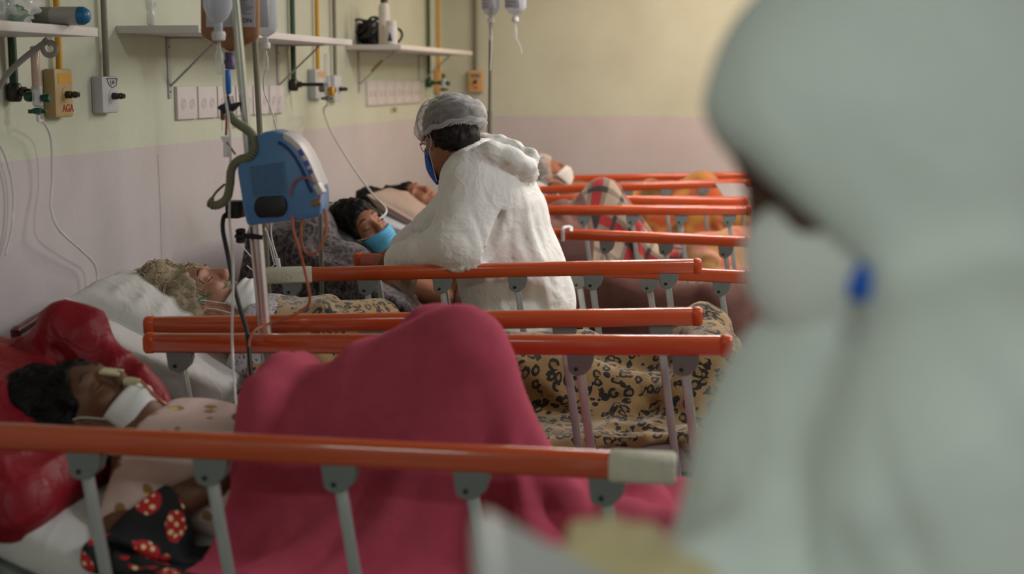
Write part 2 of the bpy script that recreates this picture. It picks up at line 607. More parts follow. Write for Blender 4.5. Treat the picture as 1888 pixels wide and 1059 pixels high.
MT['grey_box'] = mat('pale_grey_plastic', (190, 190, 194), .45, var=.05)
MT['shelf'] = mat('white_shelf_laminate', (216, 212, 208), .5, var=.05, vs=10)
MT['bracket_white'] = mat('white_shelf_bracket', (172, 168, 168), .5, var=.06)
MT['socket'] = mat('white_socket_plastic', (206, 198, 196), .45, var=.04)
MT['glove'] = mat('cream_latex_glove', (206, 188, 146), .5, var=.08, vs=30, bump=.1, bs=60)


def creased(m, scale, strength, dist=.02):
    t = m.node_tree; p = t.nodes['Principled BSDF']
    co = nd(t, 'ShaderNodeTexCoord').outputs['Object']
    old = p.inputs['Normal'].links[0].from_socket if p.inputs['Normal'].links else None
    h = None
    for k, (sc, w_) in enumerate(((scale, 1.0), (scale * 2.3, .45))):
        n = nd(t, 'ShaderNodeTexNoise', Vector=co, Scale=sc, Detail=2.5, Distortion=1.1).outputs[0]
        r = mth(t, 'POWER', mth(t, 'SUBTRACT', 1.0, mth(t, 'MULTIPLY', mth(t, 'ABSOLUTE', mth(t, 'SUBTRACT', n, .5)), 4.0)), 3.0)
        r = mth(t, 'MULTIPLY', mth(t, 'MAXIMUM', r, 0.0), w_)
        h = r if h is None else mth(t, 'ADD', h, r)
    b = nd(t, 'ShaderNodeBump', Strength=strength, Distance=dist, Height=h)
    if old: t.links.new(old, b.inputs['Normal'])
    t.links.new(b.outputs[0], p.inputs['Normal'])


creased(MT['coverall'], 5., .24, .012)
creased(MT['coverall_near'], 3., .2, .012)
creased(MT['satin'], 5., .3, .012)
creased(MT['sheet'], 4., .2, .010)


def clear(name, col=(1, 1, 1), alpha=.25, rough=.08):
    m, t, p = _new(name)
    co = nd(t, 'ShaderNodeTexCoord').outputs['Object']
    nz = nd(t, 'ShaderNodeTexNoise', Vector=co, Scale=18.0, Detail=3.0).outputs[0]
    fr = nd(t, 'ShaderNodeLayerWeight', Blend=.35).outputs['Facing']
    p.inputs['Base Color'].default_value = lin(col)
    p.inputs['Roughness'].default_value = rough
    a = mth(t, 'MULTIPLY_ADD', fr, .55, alpha)
    a = mth(t, 'MULTIPLY_ADD', nz, .16, mth(t, 'SUBTRACT', a, .08))
    t.links.new(a, p.inputs['Alpha'])
    return m


MT['clear'] = clear('clear_plastic', (226, 228, 230), .2)
MT['clear_soft'] = clear('cloudy_plastic', (220, 222, 228), .5, .25)
MT['tube_clear'] = clear('clear_tubing', (226, 224, 220), .55, .15)
MT['film'] = clear('crinkled_clear_film', (232, 234, 234), .34, .08)
MT['film_green'] = clear('green_tinted_film', (96, 150, 120), .3, .15)
MT['glove_clear'] = clear('clear_vinyl_glove', (216, 206, 198), .3, .2)
MT['net'] = clear('white_nonwoven_cap', (220, 218, 218), .24, .7)

# ------------------------------------------------------------------ the ward itself
XW, YB, XR, YF, HC = -2.23, 9.51, 4.2, -2.6, 2.95
PAINT = 1.347


def wall_mat(name, up, low):
    m, t, p = _new(name)
    g = nd(t, 'ShaderNodeTexCoord').outputs['Object']
    z = nd(t, 'ShaderNodeSeparateXYZ', Vector=g).outputs['Z']
    n1 = nd(t, 'ShaderNodeTexNoise', Vector=g, Scale=2.2, Detail=5.0, Roughness=.6).outputs[0]
    n2 = nd(t, 'ShaderNodeTexNoise', Vector=g, Scale=34.0, Detail=4.0).outputs[0]
    e = mth(t, 'GREATER_THAN', mth(t, 'ADD', z, mth(t, 'MULTIPLY', mth(t, 'SUBTRACT', n2, .5), .008)), PAINT)
    c = mixc(t, e, lin(low), lin(up))
    dirt = mth(t, 'MULTIPLY_ADD', mth(t, 'SUBTRACT', n1, .5), .5, .06)
    dirt = nd(t, 'ShaderNodeClamp', Value=dirt, Min=0., Max=.25).outputs[0]
    c = mixc(t, dirt, c, lin((120, 112, 98)))
    t.links.new(c, p.inputs['Base Color'])
    p.inputs['Roughness'].default_value = .55
    t.links.new(nd(t, 'ShaderNodeBump', Strength=.12, Distance=.01, Height=n2).outputs[0], p.inputs['Normal'])
    return m


MT['wall'] = wall_mat('two_tone_wall_paint', (194, 199, 180), (192, 184, 186))
MT['ceil'] = mat('white_ceiling_paint', (214, 212, 204), .8, var=.05, vs=3)


def floor_mat():
    m, t, p = _new('speckled_vinyl_floor')
    g = nd(t, 'ShaderNodeTexCoord').outputs['Object']
    n = nd(t, 'ShaderNodeTexNoise', Vector=g, Scale=90.0, Detail=3.0).outputs[0]
    n2 = nd(t, 'ShaderNodeTexNoise', Vector=g, Scale=1.3, Detail=4.0).outputs[0]
    c = mixc(t, n, lin((104, 98, 92)), lin((150, 144, 136)))
    t.links.new(mixc(t, mth(t, 'MULTIPLY', n2, .4), c, lin((88, 80, 72))), p.inputs['Base Color'])
    p.inputs['Roughness'].default_value = .35
    return m


MT['floor'] = floor_mat()


def slab(name, lo, hi, m):
    lo, hi = np.array(lo, float), np.array(hi, float)
    return tag(B().box((lo + hi) / 2, hi - lo).make(name, m, smooth=False), kind='structure')


slab('floor', (XW - .1, YF - .1, -.1), (XR + .1, YB + .1, 0), MT['floor'])
slab('ceiling', (XW - .1, YF - .1, HC), (XR + .1, YB + .1, HC + .1), MT['ceil'])
wall_left = slab('wall_left', (XW - .1, YF, 0), (XW, YB, HC), MT['wall'])
wall_back = slab('wall_back', (XW - .1, YB, 0), (XR + .1, YB + .1, HC), MT['wall'])
slab('wall_right', (XR, YF, 0), (XR + .1, YB, HC), MT['wall'])
slab('wall_front', (XW - .1, YF - .1, 0), (XR + .1, YF, HC), MT['wall'])
a, b = atx(291, 300, XW), atx(294, 520, XW)
B().tube(spline([(XW, a[1], PAINT - .03), (XW, a[1] + .006, PAINT - .2), (XW, a[1] + .002, .9), (XW, a[1] + .008, .4)], 6), .0014, 5).make('panel_joint', mat('joint_line', (170, 158, 150), .9), wall_left)  # thin seam in the lower wall, in its own slightly darker tone


def text(name, body, size, loc, rot, material, parent, ext=.0006):
    cu = bpy.data.curves.new(name, 'FONT'); cu.body = body; cu.size = size; cu.extrude = ext
    cu.align_x = 'CENTER'; cu.align_y = 'CENTER'
    tmp = bpy.data.objects.new(name, cu); COL.objects.link(tmp)
    bpy.context.view_layer.update()
    me = bpy.data.meshes.new_from_object(tmp.evaluated_get(bpy.context.evaluated_depsgraph_get()))
    bpy.data.objects.remove(tmp)
    me.materials.clear(); me.materials.append(material)
    o = bpy.data.objects.new(name, me); COL.objects.link(o)
    o.rotation_euler = rot; o.parent = parent
    WL[o.name] = np.array(loc, float)
    o.location = np.array(loc, float) - WL[parent.name]
    return o


ONWALL = (PI / 2, 0, PI / 2)


# ---------------- shelves
def shelf(label, y0, y1, z, brs, th=.026, scroll=False):
    t = thing('wall_shelf', label, 'shelf', (XW, (y0 + y1) / 2, z), 'white shelves on the left wall')
    B().box((XW + .15, (y0 + y1) / 2, z), (.30, y1 - y0, th), bev=.003).make('board', MT['shelf'], t)
    for yb in brs:
        b = B()
        if not scroll:
            b.box((XW + .003, yb, z - .02 - .11), (.006, .026, .22), bev=.001)
            b.box((XW + .11, yb, z - th / 2 - .003), (.22, .024, .006), bev=.001)
            o = b.make('bracket', MT['bracket_white'], t)
            B().tube([(XW + .006, yb, z - .195), (XW + .20, yb, z - th / 2 - .008)], .0045, 6).make('strut', MT['bracket_white'], o)
            for q in (-.05, -.215):
                B().lathe((XW + .006, yb, z + q), [(.004, 0), (.004, .002)], (1, 0, 0), 8).make('screw', MT['bolt'], o)
        else:
            p = [(XW + .02 + .15 * q, yb, z - .16 + .13 * q ** .7) for q in np.linspace(0, 1, 8)]
            c = [(XW + .185 + .018 * math.cos(a) * (1 - .1 * a), yb, z - .046 + .018 * math.sin(a) * (1 - .1 * a)) for a in np.linspace(2.2, -4.4, 22)]
            b.tube(np.array(p), .006, 8, flat=1.5); b.tube(np.array(c), .0045, 8, flat=1.8)
            b.make('scroll_bracket', MT['bracket_white'], t)
    return t


shelf('short end of a white shelf at the top left with a lying bottle', 2.6, 3.89, 1.722, [3.82], scroll=True)
sh2 = shelf('white shelf on two thin brackets above the row of separate socket plates', 4.627, 6.43, 1.757, [5.047, 6.24])
sh3 = shelf('far white shelf carrying the black bag and the white bottle', 7.30, 9.10, 1.757, [7.53, 8.87])
# yellow tape wound on a strut of the far shelf
B().tube([(XW + .075, 7.53, 1.757 - .125), (XW + .135, 7.53, 1.757 - .066)], .0075, 8).make('tape_wrap', mat('mustard_tape', (150, 124, 20), .5), sh3)

# ---------------- socket plates
y0, y1 = 5.085, 6.29
pitch = (y1 - y0) / 6
names = ['first white socket plate of the row, nearest, with a torn print', 'second white socket plate of the row beside the first',
         'third white socket plate of the row, behind the blue connector', 'fourth white socket plate of the row, behind the leaning steel pole',
         'fifth white socket plate of the row, behind the dull pole', 'last white socket plate of the row beside the green pipe']
for k in range(6):
    yc = y0 + pitch * (k + .5)
    t = thing('socket_plate', names[k], 'socket plate', (XW, yc, 1.44), 'socket plates in the near row')
    B().box((XW + .007, yc, 1.499), (.014, pitch * .93, .125), bev=.003).make('plate', MT['socket'], t)
    for s in (-1, 1):
        o = B().lathe((XW + .0125, yc + s * .042, 1.495), [(.021, 0), (.021, .003), (.018, .0035), (.016, .001)], (1, 0, 0), 18).make('socket', MT['grey_box'], t)
        b = B()
        for q in (-.0085, 0, .0085):
            b.lathe((XW + .0135, yc + s * .042, 1.495 + q), [(.0028, 0), (.0028, .0008)], (1, 0, 0), 8)
        b.make('pin_holes', MT['bolt'], o)
y0, y1 = 7.66, 8.87
t = thing('socket_strip', 'strip of six joined socket plates under the far shelf', 'socket strip', (XW, (y0 + y1) / 2, 1.44))
pitch = (y1 - y0) / 6
B().box((XW + .005, (y0 + y1) / 2, 1.511), (.01, y1 - y0, .138), bev=.002).make('back_plate', MT['white_plastic'], t)
for k in range(6):
    yc = y0 + pitch * (k + .5)
    o = B().box((XW + .011, yc, 1.511), (.008, pitch * .95, .128), bev=.002).make('plate', MT['socket'], t)
    for s in (-1, 1):
        B().lathe((XW + .0135, yc + s * .042, 1.507), [(.017, 0), (.017, .003), (.014, .001)], (1, 0, 0), 14).make('socket', MT['dull_steel'], o)
q = atx(726, 203, XW)
tp = tag(B().box((XW + .001, q[1], q[2]), (.002, .17, .035)).make('wall_number_strip', mat('faded_number_strip', (178, 168, 142), .8), smooth=False), 'small faded number strip below the joined socket panel', 'number strip')
text('number_print', '2010', .034, (XW + .0025, q[1], q[2]), ONWALL, mat('faded_ink', (96, 80, 70), .8), tp)
q = atx(426, 231, XW)
tp = tag(B().box((XW + .001, q[1], q[2]), (.002, .2, .04)).make('wall_number_strip', mat('bed_number_strip', (196, 192, 176), .8), smooth=False), 'handwritten bed number below the near socket plates', 'number strip')
text('number_print', 'L 10', .05, (XW + .0025, q[1], q[2]), ONWALL, mat('brown_marker', (140, 84, 76), .8), tp)


# ---------------- medical gas outlets
def pipe(y, z, m, parent, r=.0105, x=XW + .022):
    o = B().tube([(x, y, z), (x, y, HC)], r, 12).make('pipe', MT[m], parent)
    b = B()
    b.box((XW + .012, y, 2.2), (.024, .035, .014)); b.make('clip', MT['bracket_white'], o, smooth=False)
    return o


def gas_box(y, z, boxm, pipem, label, wy=.115, h=.15, d=.042, nozzle=True, sticker=None):
    t = thing('gas_outlet', label, 'gas outlet', (XW, y, z - h / 2))
    pipe(y + .012, z + h / 2 - .005, pipem, t)
    bx = B().box((XW + d / 2, y, z), (d, wy, h), bev=.009).make('cover_box', MT[boxm], t)
    if nozzle:
        b = B().lathe((XW + d - .002, y + .008, z - .005), [(.027, 0), (.025, .004)], (1, 0, 0), 20)
        b.make('nozzle_plate', MT[boxm], bx)
        B().lathe((XW + d, y + .008, z - .005), [(.0115, 0), (.0115, .018), (.0085, .02), (.0085, .024), (.0105, .026), (.0105, .034), (.0085, .036), (.0085, .044), (.0045, .044), (.004, .03)], (1, 0, 0), 16).make('nozzle', MT['brass_dark'], bx)
    if sticker:
        B().box((XW + d + .0005, y + .004, z + .046), (.001, wy * .72, .03)).make('sticker', sticker, bx, smooth=False)
    return t, bx


# near group, over the first bed's head
t, bx = gas_box(4.165, 1.545, 'yellow_box', 'yellow_pipe', 'cream gas outlet box on the nearest yellow pipe, marked in red', sticker=mat('amber_sticker', (196, 142, 30), .5))
text('letters', 'AGA', .034, (XW + .0427, 4.183, 1.497), ONWALL, MT['ink_red'], bx)
t, bx = gas_box(4.485, 1.537, 'grey_box', 'grey_pipe', 'pale grey gas outlet box on the nearest grey pipe', h=.122, wy=.12)
b = B()
tr = [(4.457, 1.590), (4.532, 1.590), (4.522, 1.567), (4.495, 1.560), (4.470, 1.570)]
for k in range(5):
    b.tube([(XW + .043, *tr[k]), (XW + .043, *tr[(k + 1) % 5])], .0014, 4)
b.make('badge_outline', MT['ink'], bx)
text('letters', 'E,10', .018, (XW + .0427, 4.495, 1.577), ONWALL, MT['ink'], bx)


def valve(y, z, label, reach, arm='brass_dark'):
    t = thing('oxygen_valve', label, 'gas valve', (XW, y, z - .03))
    o = pipe(y, z, 'green_pipe', t, r=.0125)
    e = B().lathe((XW + .022, y, z - .03), [(.016, 0), (.022, .01), (.022, .045), (.016, .055)], (0, 0, 1), 12)
    e.tube([(XW + .022, y, z), (XW + .022 + reach, y, z)], .009, 10)
    e.lathe((XW + .045, y, z), [(.014, 0), (.014, .015)], (1, 0, 0), 6)
    e.make('elbow', MT[arm], t)
    return t


def flowmeter(c, label, tube_m, knob='green_plastic', tall=.12):
    c = np.array(c, float)
    t = thing('oxygen_flowmeter', label, 'flowmeter', c - [0, 0, .07])
    B().lathe(c + [0, 0, .012], [(.013, 0), (.013, tall), (.0115, tall + .003), (.0, tall + .006)], (0, 0, 1), 14).make('gauge_tube', tube_m, t)
    B().lathe(c + [0, 0, -.04], [(.007, 0), (.014, .006), (.014, .05), (.0155, .052), (.0155, .06)], (0, 0, 1), 14).make('body', MT['clear_soft'], t)
    o = B().lathe(c + [-.036, 0, -.01], [(.013, 0), (.015, .005), (.015, .018), (.01, .024)], (1, 0, 0), 10).make('coupling', MT[knob], t)
    o = B().lathe(c + [.014, 0, -.014], [(.010, 0), (.010, .006), (.013, .008), (.013, .024), (.011, .027)], (1, 0, 0), 10).make('knob', MT[knob], t)
    b = B().lathe(c + [0, 0, -.062], [(.006, 0), (.017, .004), (.017, .016), (.009, .02)], (0, 0, 1), 10)
    for s in (-1, 1): b.box(c + np.array([s * .02, 0, -.053]), (.016, .012, .012), bev=.002)
    b.make('wing_nut', MT[knob], t)
    B().lathe(c + [0, 0, -.082], [(.0045, 0), (.006, .006), (.004, .02)], (0, 0, 1), 10).make('hose_tail', MT['tube_clear'], t)
    return t


valve(3.90, 1.552, 'dark green oxygen pipe with black elbow at the far left', .055)
MT['gauge_rose'] = clear('rosy_gauge_tube', (196, 160, 144), .6, .15)
fmA = atx(68, 172, XW + .105)
flowmeter(fmA, 'oxygen flowmeter with green wing nut beside the marked cream box', MT['gauge_rose'])
# middle group
gas_box(6.75, 1.566, 'grey_box', 'yellow_pipe', 'cream gas outlet box on the middle yellow pipe', wy=.17, h=.145, nozzle=False, sticker=mat('tan_sticker', (196, 160, 110), .6))
gas_box(7.03, 1.545, 'grey_box', 'grey_pipe', 'pale gas outlet box on the middle grey pipe behind the flowmeter', wy=.12, h=.13)
valve(6.40, 1.565, 'green oxygen pipe with long horizontal fitting in the middle group', .17)
fmB = atx(603, 160, XW + .25)
fl = flowmeter(fmB, 'clear oxygen flowmeter with yellow knob in the middle group', MT['clear'], knob='dull_steel', tall=.13)
B().lathe(fmB + np.array([.012, -.01, -.02]), [(.018, 0), (.021, .004), (.021, .022), (.016, .026)], (1, 0, 0), 12).make('yellow_knob', MT['yellow_pipe'], fl)
# far group at the corner
valve(9.05, 1.568, 'green oxygen pipe with thin fitting by the far corner', .10, arm='green_plastic')
gas_box(9.33, 1.573, 'orange_box', 'yellow_pipe', 'cream gas outlet box on the far yellow pipe by the corner', wy=.13, h=.145)
fmC = atx(818, 150, XW + .16)
flowmeter(fmC, 'small green oxygen flowmeter by the far corner', MT['green_plastic'], tall=.03)
t = thing('gas_outlet', 'cream gas outlet box on the grey pipe of the far wall', 'gas outlet', (-1.989, YB, 1.5))
o = B().tube([(-1.989, YB - .02, 1.64), (-1.989, YB - .02, HC)], .012, 12).make('pipe', MT['grey_pipe'], t)
bx = B().box((-1.989, YB - .02, 1.578), (.098, .04, .148), bev=.008).make('cover_box', MT['orange_box'], t)
B().box((-1.989, YB - .0405, 1.615), (.064, .002, .026)).make('dark_window', MT['bracket'], bx, smooth=False)
B().lathe((-1.989, YB - .038, 1.575), [(.014, 0), (.013, .01), (.008, .012), (.008, .024)], (0, -1, 0), 14).make('nozzle', MT['brass_dark'], bx)
B().box((-1.989, YB - .0405, 1.535), (.03, .002, .02)).make('sticker', mat('rust_sticker', (176, 98, 52), .7), bx, smooth=False)

# ---------------- things on the shelves
t = thing('bottle', 'silver toiletry bottle with blue cap lying on the top left shelf', 'bottle', (-1.98, 3.5, 1.735))
c0, c1 = at(60, 39, 3.72), at(166, 42, 3.72)
ax = c1 - c0; L = np.linalg.norm(ax)
c0 = c0 + np.array([0, 0, 1.722 + .013 + .026 - c0[2]]); ax = np.array([ax[0], ax[1], 0])
B().lathe(c0, [(.012, 0), (.022, .006), (.0255, .02), (.0255, L * .35), (.0255, L * .36)], ax, 24).make('base_cup', mat('olive_grey_plastic', (130, 134, 118), .4), t)
B().lathe(c0, [(.0255, L * .36), (.0262, L * .45), (.0255, L * .82)], ax, 24).make('body', mat('silver_plastic', (176, 170, 170), .3, metal=.3), t)
B().lathe(c0, [(.0257, L * .82), (.025, L * .9), (.018, L * .97), (.004, L)], ax, 24).make('cap', mat('teal_blue_cap', (20, 104, 150), .35), t)


def crumple(c, r, n, seed, R=None, amp=.3, sc=24):
    """a crumpled closed bag"""
    bm = bmesh.new(); bmesh.ops.create_icosphere(bm, subdivisions=n, radius=1)
    bm.verts.index_update()
    v = np.array([q.co[:] for q in bm.verts]); f = [[q.index for q in fa.verts] for fa in bm.faces]; bm.free()
    d = 1 + amp * (ridge(v * 1.6, seed) - .5) + amp * .5 * (ridge(v * 3.7, seed + 5) - .5)
    v = v * d[:, None] * np.asarray(r)
    return v + np.asarray(c), f


q = at(20, 12, 3.62)
v, f = crumple(q + np.array([0, 0, .0]), (.06, .10, .055), 4, 3)
v[:, 2] = np.maximum(v[:, 2], 1.736)
pb = mesh('plastic_bag', v, f, MT['film'])
tag(pb, 'crumpled clear plastic bag with green print on the top left shelf', 'plastic bag')
v, f = crumple(at(32, 24, 3.57), (.035, .012, .022), 3, 8, amp=.4); v[:, 2] = np.maximum(v[:, 2], 1.737)
mesh('green_print', v, f, MT['film_green'], pb)
q = at(263, 10, 4.9)
v, f = crumple((q[0], q[1], 1.77 + .075), (.052, .04, .082), 4, 13, amp=.28)
v[:, 2] = np.maximum(v[:, 2], 1.771)
tag(mesh('plastic_pack', v, f, MT['film']), 'crinkled clear plastic pack standing at the near end of the middle shelf', 'plastic pack')
t = thing('plastic_bag', 'knotted black plastic bag with loop handles on the far shelf', 'plastic bag', at(692, 82, 7.55))
q = at(684, 60, 7.55)
v, f = crumple((q[0], q[1], 1.77 + .062), (.082, .07, .072), 4, 21, amp=.34); v[:, 2] = np.maximum(v[:, 2], 1.771)
MT['bin'] = mat('black_bin_film', (30, 29, 31), .35, var=.3, vs=30, bump=.5, bs=40)
mesh('bag_body', v, f, MT['bin'], t)
for k, (px_, py_, rr) in enumerate(((662, 48, .035), (728, 66, .04), (690, 42, .03))):
    c = at(px_, py_, 7.5 + .02 * k)
    a = np.linspace(0, 2 * PI, 18)
    B().tube(np.stack([c[0] + rr * np.cos(a), c[1] + .3 * rr * np.sin(a * 2), c[2] + rr * np.sin(a)], 1), .007, 6, flat=2.0).make('loop_handle', MT['bin'], t)
c = at(709, 82, 7.42)
t = thing('bottle', 'tall white bottle with dark cap on the far shelf', 'bottle', (c[0], c[1], 1.770))
B().lathe((c[0], c[1], 1.7705), [(.024, 0), (.03, .004), (.03, .19), (.028, .205), (.018, .218), (.016, .222)], n=22).make('body', mat('white_bottle_plastic', (218, 210, 202), .35, var=.03), t)
B().lathe((c[0], c[1], 1.7925 + .198), [(.019, 0), (.019, .03), (.016, .033)], n=18).make('cap', mat('dark_teal_cap', (40, 62, 66), .4), t)
c = at(722, 82, 7.34)
t = thing('jar', 'small white jar with a blue triangle printed on its front', 'jar', (c[0], c[1], 1.770))
B().lathe((c[0], c[1], 1.7705), [(.028, 0), (.032, .004), (.032, .082), (.03, .092), (.026, .096)], n=22).make('body', mat('white_jar_plastic', (222, 216, 212), .35, var=.03), t)
B().lathe((c[0], c[1], 1.865), [(.028, 0), (.028, .024), (.025, .028)], n=20).make('lid', MT['white_plastic'], t)
B().prism([(c[0] - .013, c[1] - .0325, 1.787), (c[0] + .013, c[1] - .0325, 1.787), (c[0] + .003, c[1] - .0325, 1.83), (c[0] - .003, c[1] - .0325, 1.83)], (0, .004, 0)).make('triangle_print', mat('navy_print', (40, 56, 110), .6), t, smooth=False)

# ------------------------------------------------------------------ patterned fabrics
def uvxy(t, sx=1., sy=1., warp=0., ws=8.):
    uv = nd(t, 'ShaderNodeUVMap').outputs[0]
    if warp:
        n = nd(t, 'ShaderNodeTexNoise', Vector=uv, Scale=ws, Detail=2.0).outputs['Color']
        off = nd(t, 'ShaderNodeVectorMath', _operation='SCALE', i0=n, Scale=warp).outputs[0]
        uv = nd(t, 'ShaderNodeVectorMath', _operation='ADD', i0=uv, i1=off).outputs[0]
    return nd(t, 'ShaderNodeMapping', Vector=uv, Scale=(sx, sy, 1)).outputs[0]


def fleece(t, p, co, strength=.3, sc=260.):
    b = nd(t, 'ShaderNodeTexNoise', Vector=co, Scale=sc, Detail=3.0).outputs[0]
    t.links.new(nd(t, 'ShaderNodeBump', Strength=strength, Distance=.01, Height=b).outputs[0], p.inputs['Normal'])
    p.inputs['Roughness'].default_value = .95
    p.inputs['Sheen Weight'].default_value = .3


def leopard_mat():
    m, t, p = _new('leopard_print_fleece')
    co = uvxy(t, 1, 1, .035, 16.)
    vo = nd(t, 'ShaderNodeTexVoronoi', Vector=co, Scale=38.0, Randomness=.9)
    d = vo.outputs['Distance']
    n = nd(t, 'ShaderNodeTexNoise', Vector=co, Scale=58.0, Detail=2.0).outputs[0]
    n2 = nd(t, 'ShaderNodeTexNoise', Vector=co, Scale=5.0, Detail=3.0).outputs[0]
    dd = mth(t, 'ADD', d, mth(t, 'MULTIPLY', mth(t, 'SUBTRACT', n, .5), .25))
    ring = mth(t, 'MULTIPLY', mth(t, 'GREATER_THAN', dd, .25), mth(t, 'LESS_THAN', dd, .50))
    gap = nd(t, 'ShaderNodeTexNoise', Vector=co, Scale=50.0, Detail=1.0).outputs[0]
    ring = mth(t, 'MULTIPLY', ring, mth(t, 'GREATER_THAN', gap, .41))
    ins = mth(t, 'MULTIPLY', mth(t, 'LESS_THAN', dd, .27), .55)
    base = mixc(t, n2, lin((128, 98, 58)), lin((164, 132, 84)))
    c = mixc(t, ins, base, lin((122, 86, 44)))
    c = mixc(t, ring, c, lin((26, 21, 18)))
    t.links.new(c, p.inputs['Base Color'])
    fleece(t, p, co)
    return m


def band(t, x, lo, hi):
    return mth(t, 'MULTIPLY', mth(t, 'GREATER_THAN', x, lo), mth(t, 'LESS_THAN', x, hi))


def plaid_mat():
    m, t, p = _new('plaid_wool_blanket')
    co = uvxy(t, 1, 1, .004, 30.)
    s = nd(t, 'ShaderNodeSeparateXYZ', Vector=co)
    fx = mth(t, 'FRACT', mth(t, 'DIVIDE', s.outputs['X'], .25)); fy = mth(t, 'FRACT', mth(t, 'DIVIDE', s.outputs['Y'], .25))
    bx = mth(t, 'MAXIMUM', band(t, fx, .0, .34), band(t, fx, .60, .69)); by = mth(t, 'MAXIMUM', band(t, fy, .0, .34), band(t, fy, .60, .69))
    g = mth(t, 'MULTIPLY', mth(t, 'ADD', bx, by), .5)
    c = mixc(t, g, lin((160, 142, 122)), lin((52, 42, 40)))
    r = mth(t, 'MAXIMUM', mth(t, 'MULTIPLY', band(t, fx, .08, .26), mth(t, 'SUBTRACT', 1.0, by)), mth(t, 'MULTIPLY', band(t, fy, .08, .26), mth(t, 'SUBTRACT', 1.0, bx)))
    c = mixc(t, mth(t, 'MULTIPLY', r, .95), c, lin((150, 22, 30)))
    t.links.new(c, p.inputs['Base Color'])
    fleece(t, p, co)
    return m


def blotch_mat(name, cols, sc, warp=.05, rough=.95):
    m, t, p = _new(name)
    co = uvxy(t, 1, 1, warp, 9.)
    n = nd(t, 'ShaderNodeTexNoise', Vector=co, Scale=sc, Detail=2.0).outputs[0]
    c = lin(cols[0]); th = np.linspace(.42, .58, len(cols) - 1)
    for k, q in enumerate(cols[1:]):
        f = nd(t, 'ShaderNodeMapRange', Value=n, i1=float(th[k]) - .02, i2=float(th[k]) + .02).outputs[0]
        c = mixc(t, f, c, lin(q))
    t.links.new(c, p.inputs['Base Color'])
    fleece(t, p, co, .25)
    return m


def spots_mat(name, base, blob, dot, sc, dsc, obj=False, blob_t=.33):
    m, t, p = _new(name)
    co = nd(t, 'ShaderNodeTexCoord').outputs['Object'] if obj else uvxy(t, 1, 1, .03, 12.)
    v = nd(t, 'ShaderNodeTexVoronoi', Vector=co, Scale=sc).outputs['Distance']
    n = nd(t, 'ShaderNodeTexNoise', Vector=co, Scale=sc * 1.6).outputs[0]
    b = mth(t, 'LESS_THAN', mth(t, 'ADD', v, mth(t, 'MULTIPLY', mth(t, 'SUBTRACT', n, .5), .5)), blob_t)
    d = mth(t, 'LESS_THAN', nd(t, 'ShaderNodeTexVoronoi', Vector=co, Scale=dsc, Randomness=.4).outputs['Distance'], .30)
    c = mixc(t, b, lin(base), mixc(t, d, lin(blob), lin(dot)))
    t.links.new(c, p.inputs['Base Color'])
    p.inputs['Roughness'].default_value = .85
    return m


MT['leopard'] = leopard_mat()
MT['plaid'] = plaid_mat()
MT['tiger'] = blotch_mat('orange_yellow_fleece', [(176, 84, 44), (182, 106, 54), (152, 112, 44), (156, 78, 48), (88, 64, 28)], 5.)
MT['peach'] = blotch_mat('orange_peach_fleece', [(150, 72, 46), (170, 98, 70), (152, 112, 58), (172, 114, 94)], 4.5)
MT['mottled'] = blotch_mat('mottled_grey_fleece', [(40, 36, 38), (74, 66, 68), (110, 98, 100), (58, 52, 56)], 42., .02)
MT['polka'] = spots_mat('black_cloth_red_polka_patches', (12, 11, 14), (172, 26, 30), (224, 196, 150), 12., 62., blob_t=.36)
MT['gown_pink'] = spots_mat('pink_printed_nightgown', (204, 176, 170), (150, 112, 70), (206, 186, 80), 17., 26., obj=True, blob_t=.27)
MT['gown_floral'] = spots_mat('pale_floral_gown', (176, 170, 174), (110, 100, 112), (200, 194, 198), 90., 150., obj=True, blob_t=.34)

# ------------------------------------------------------------------ beds
BEDS = [Frame(-1.515, 2.76, 2.8, .93), Frame(-1.62, 3.925, 10.0, .94), Frame(-1.53, 5.575, -2.8, .95),
        Frame(-1.55, 7.215, 4.5, .93), Frame(-1.35, 8.575, 10.0, .95)]
F1, F2, F3, F4, F5 = BEDS
RAILS = [[((-150, 796), (1232, 862)), ((270, 632), (1347, 637))], [((269, 601), (1292, 583)), ((490, 508), (1291, 490))],
         [((656, 478), (1386, 511)), ((771, 421), (1385, 446))], [((870, 388), (1386, 388)), ((850, 366), (1380, 371))],
         [((990, 351), (1400, 336)), ((1050, 330), (1400, 323))]]
Z0 = [.64, .63, .62, .62, .64]            # mattress tops
INC = [(.42, 25), (.40, 26), (.42, 27), (.30, 24), (.42, 26)]   # where the backrest lifts, by how many degrees
NEAR = ['nearest', 'second', 'third', 'fourth', 'farthest']
BED_LABEL = ['nearest hospital bed, front orange rail taped white at its right end',
             'second hospital bed, with the leopard blanket, rear rail taped white at left',
             'third hospital bed, directly behind the nurse in white coverall',
             'fourth hospital bed, with the plaid blanket between its orange rails',
             'farthest hospital bed with orange rails against the far wall']


def zm(i, u):
    uh, deg = INC[i]
    s = math.tan(math.radians(deg))
    x = (uh - np.asarray(u, float))
    return Z0[i] + s * .5 * (x + np.sqrt(x * x + .006))


def rot_u(a):
    """frame axes for something tilted by angle a in the u-z plane"""
    return np.array([[math.cos(a), 0, -math.sin(a)], [0, 1, 0], [math.sin(a), 0, math.cos(a)]])


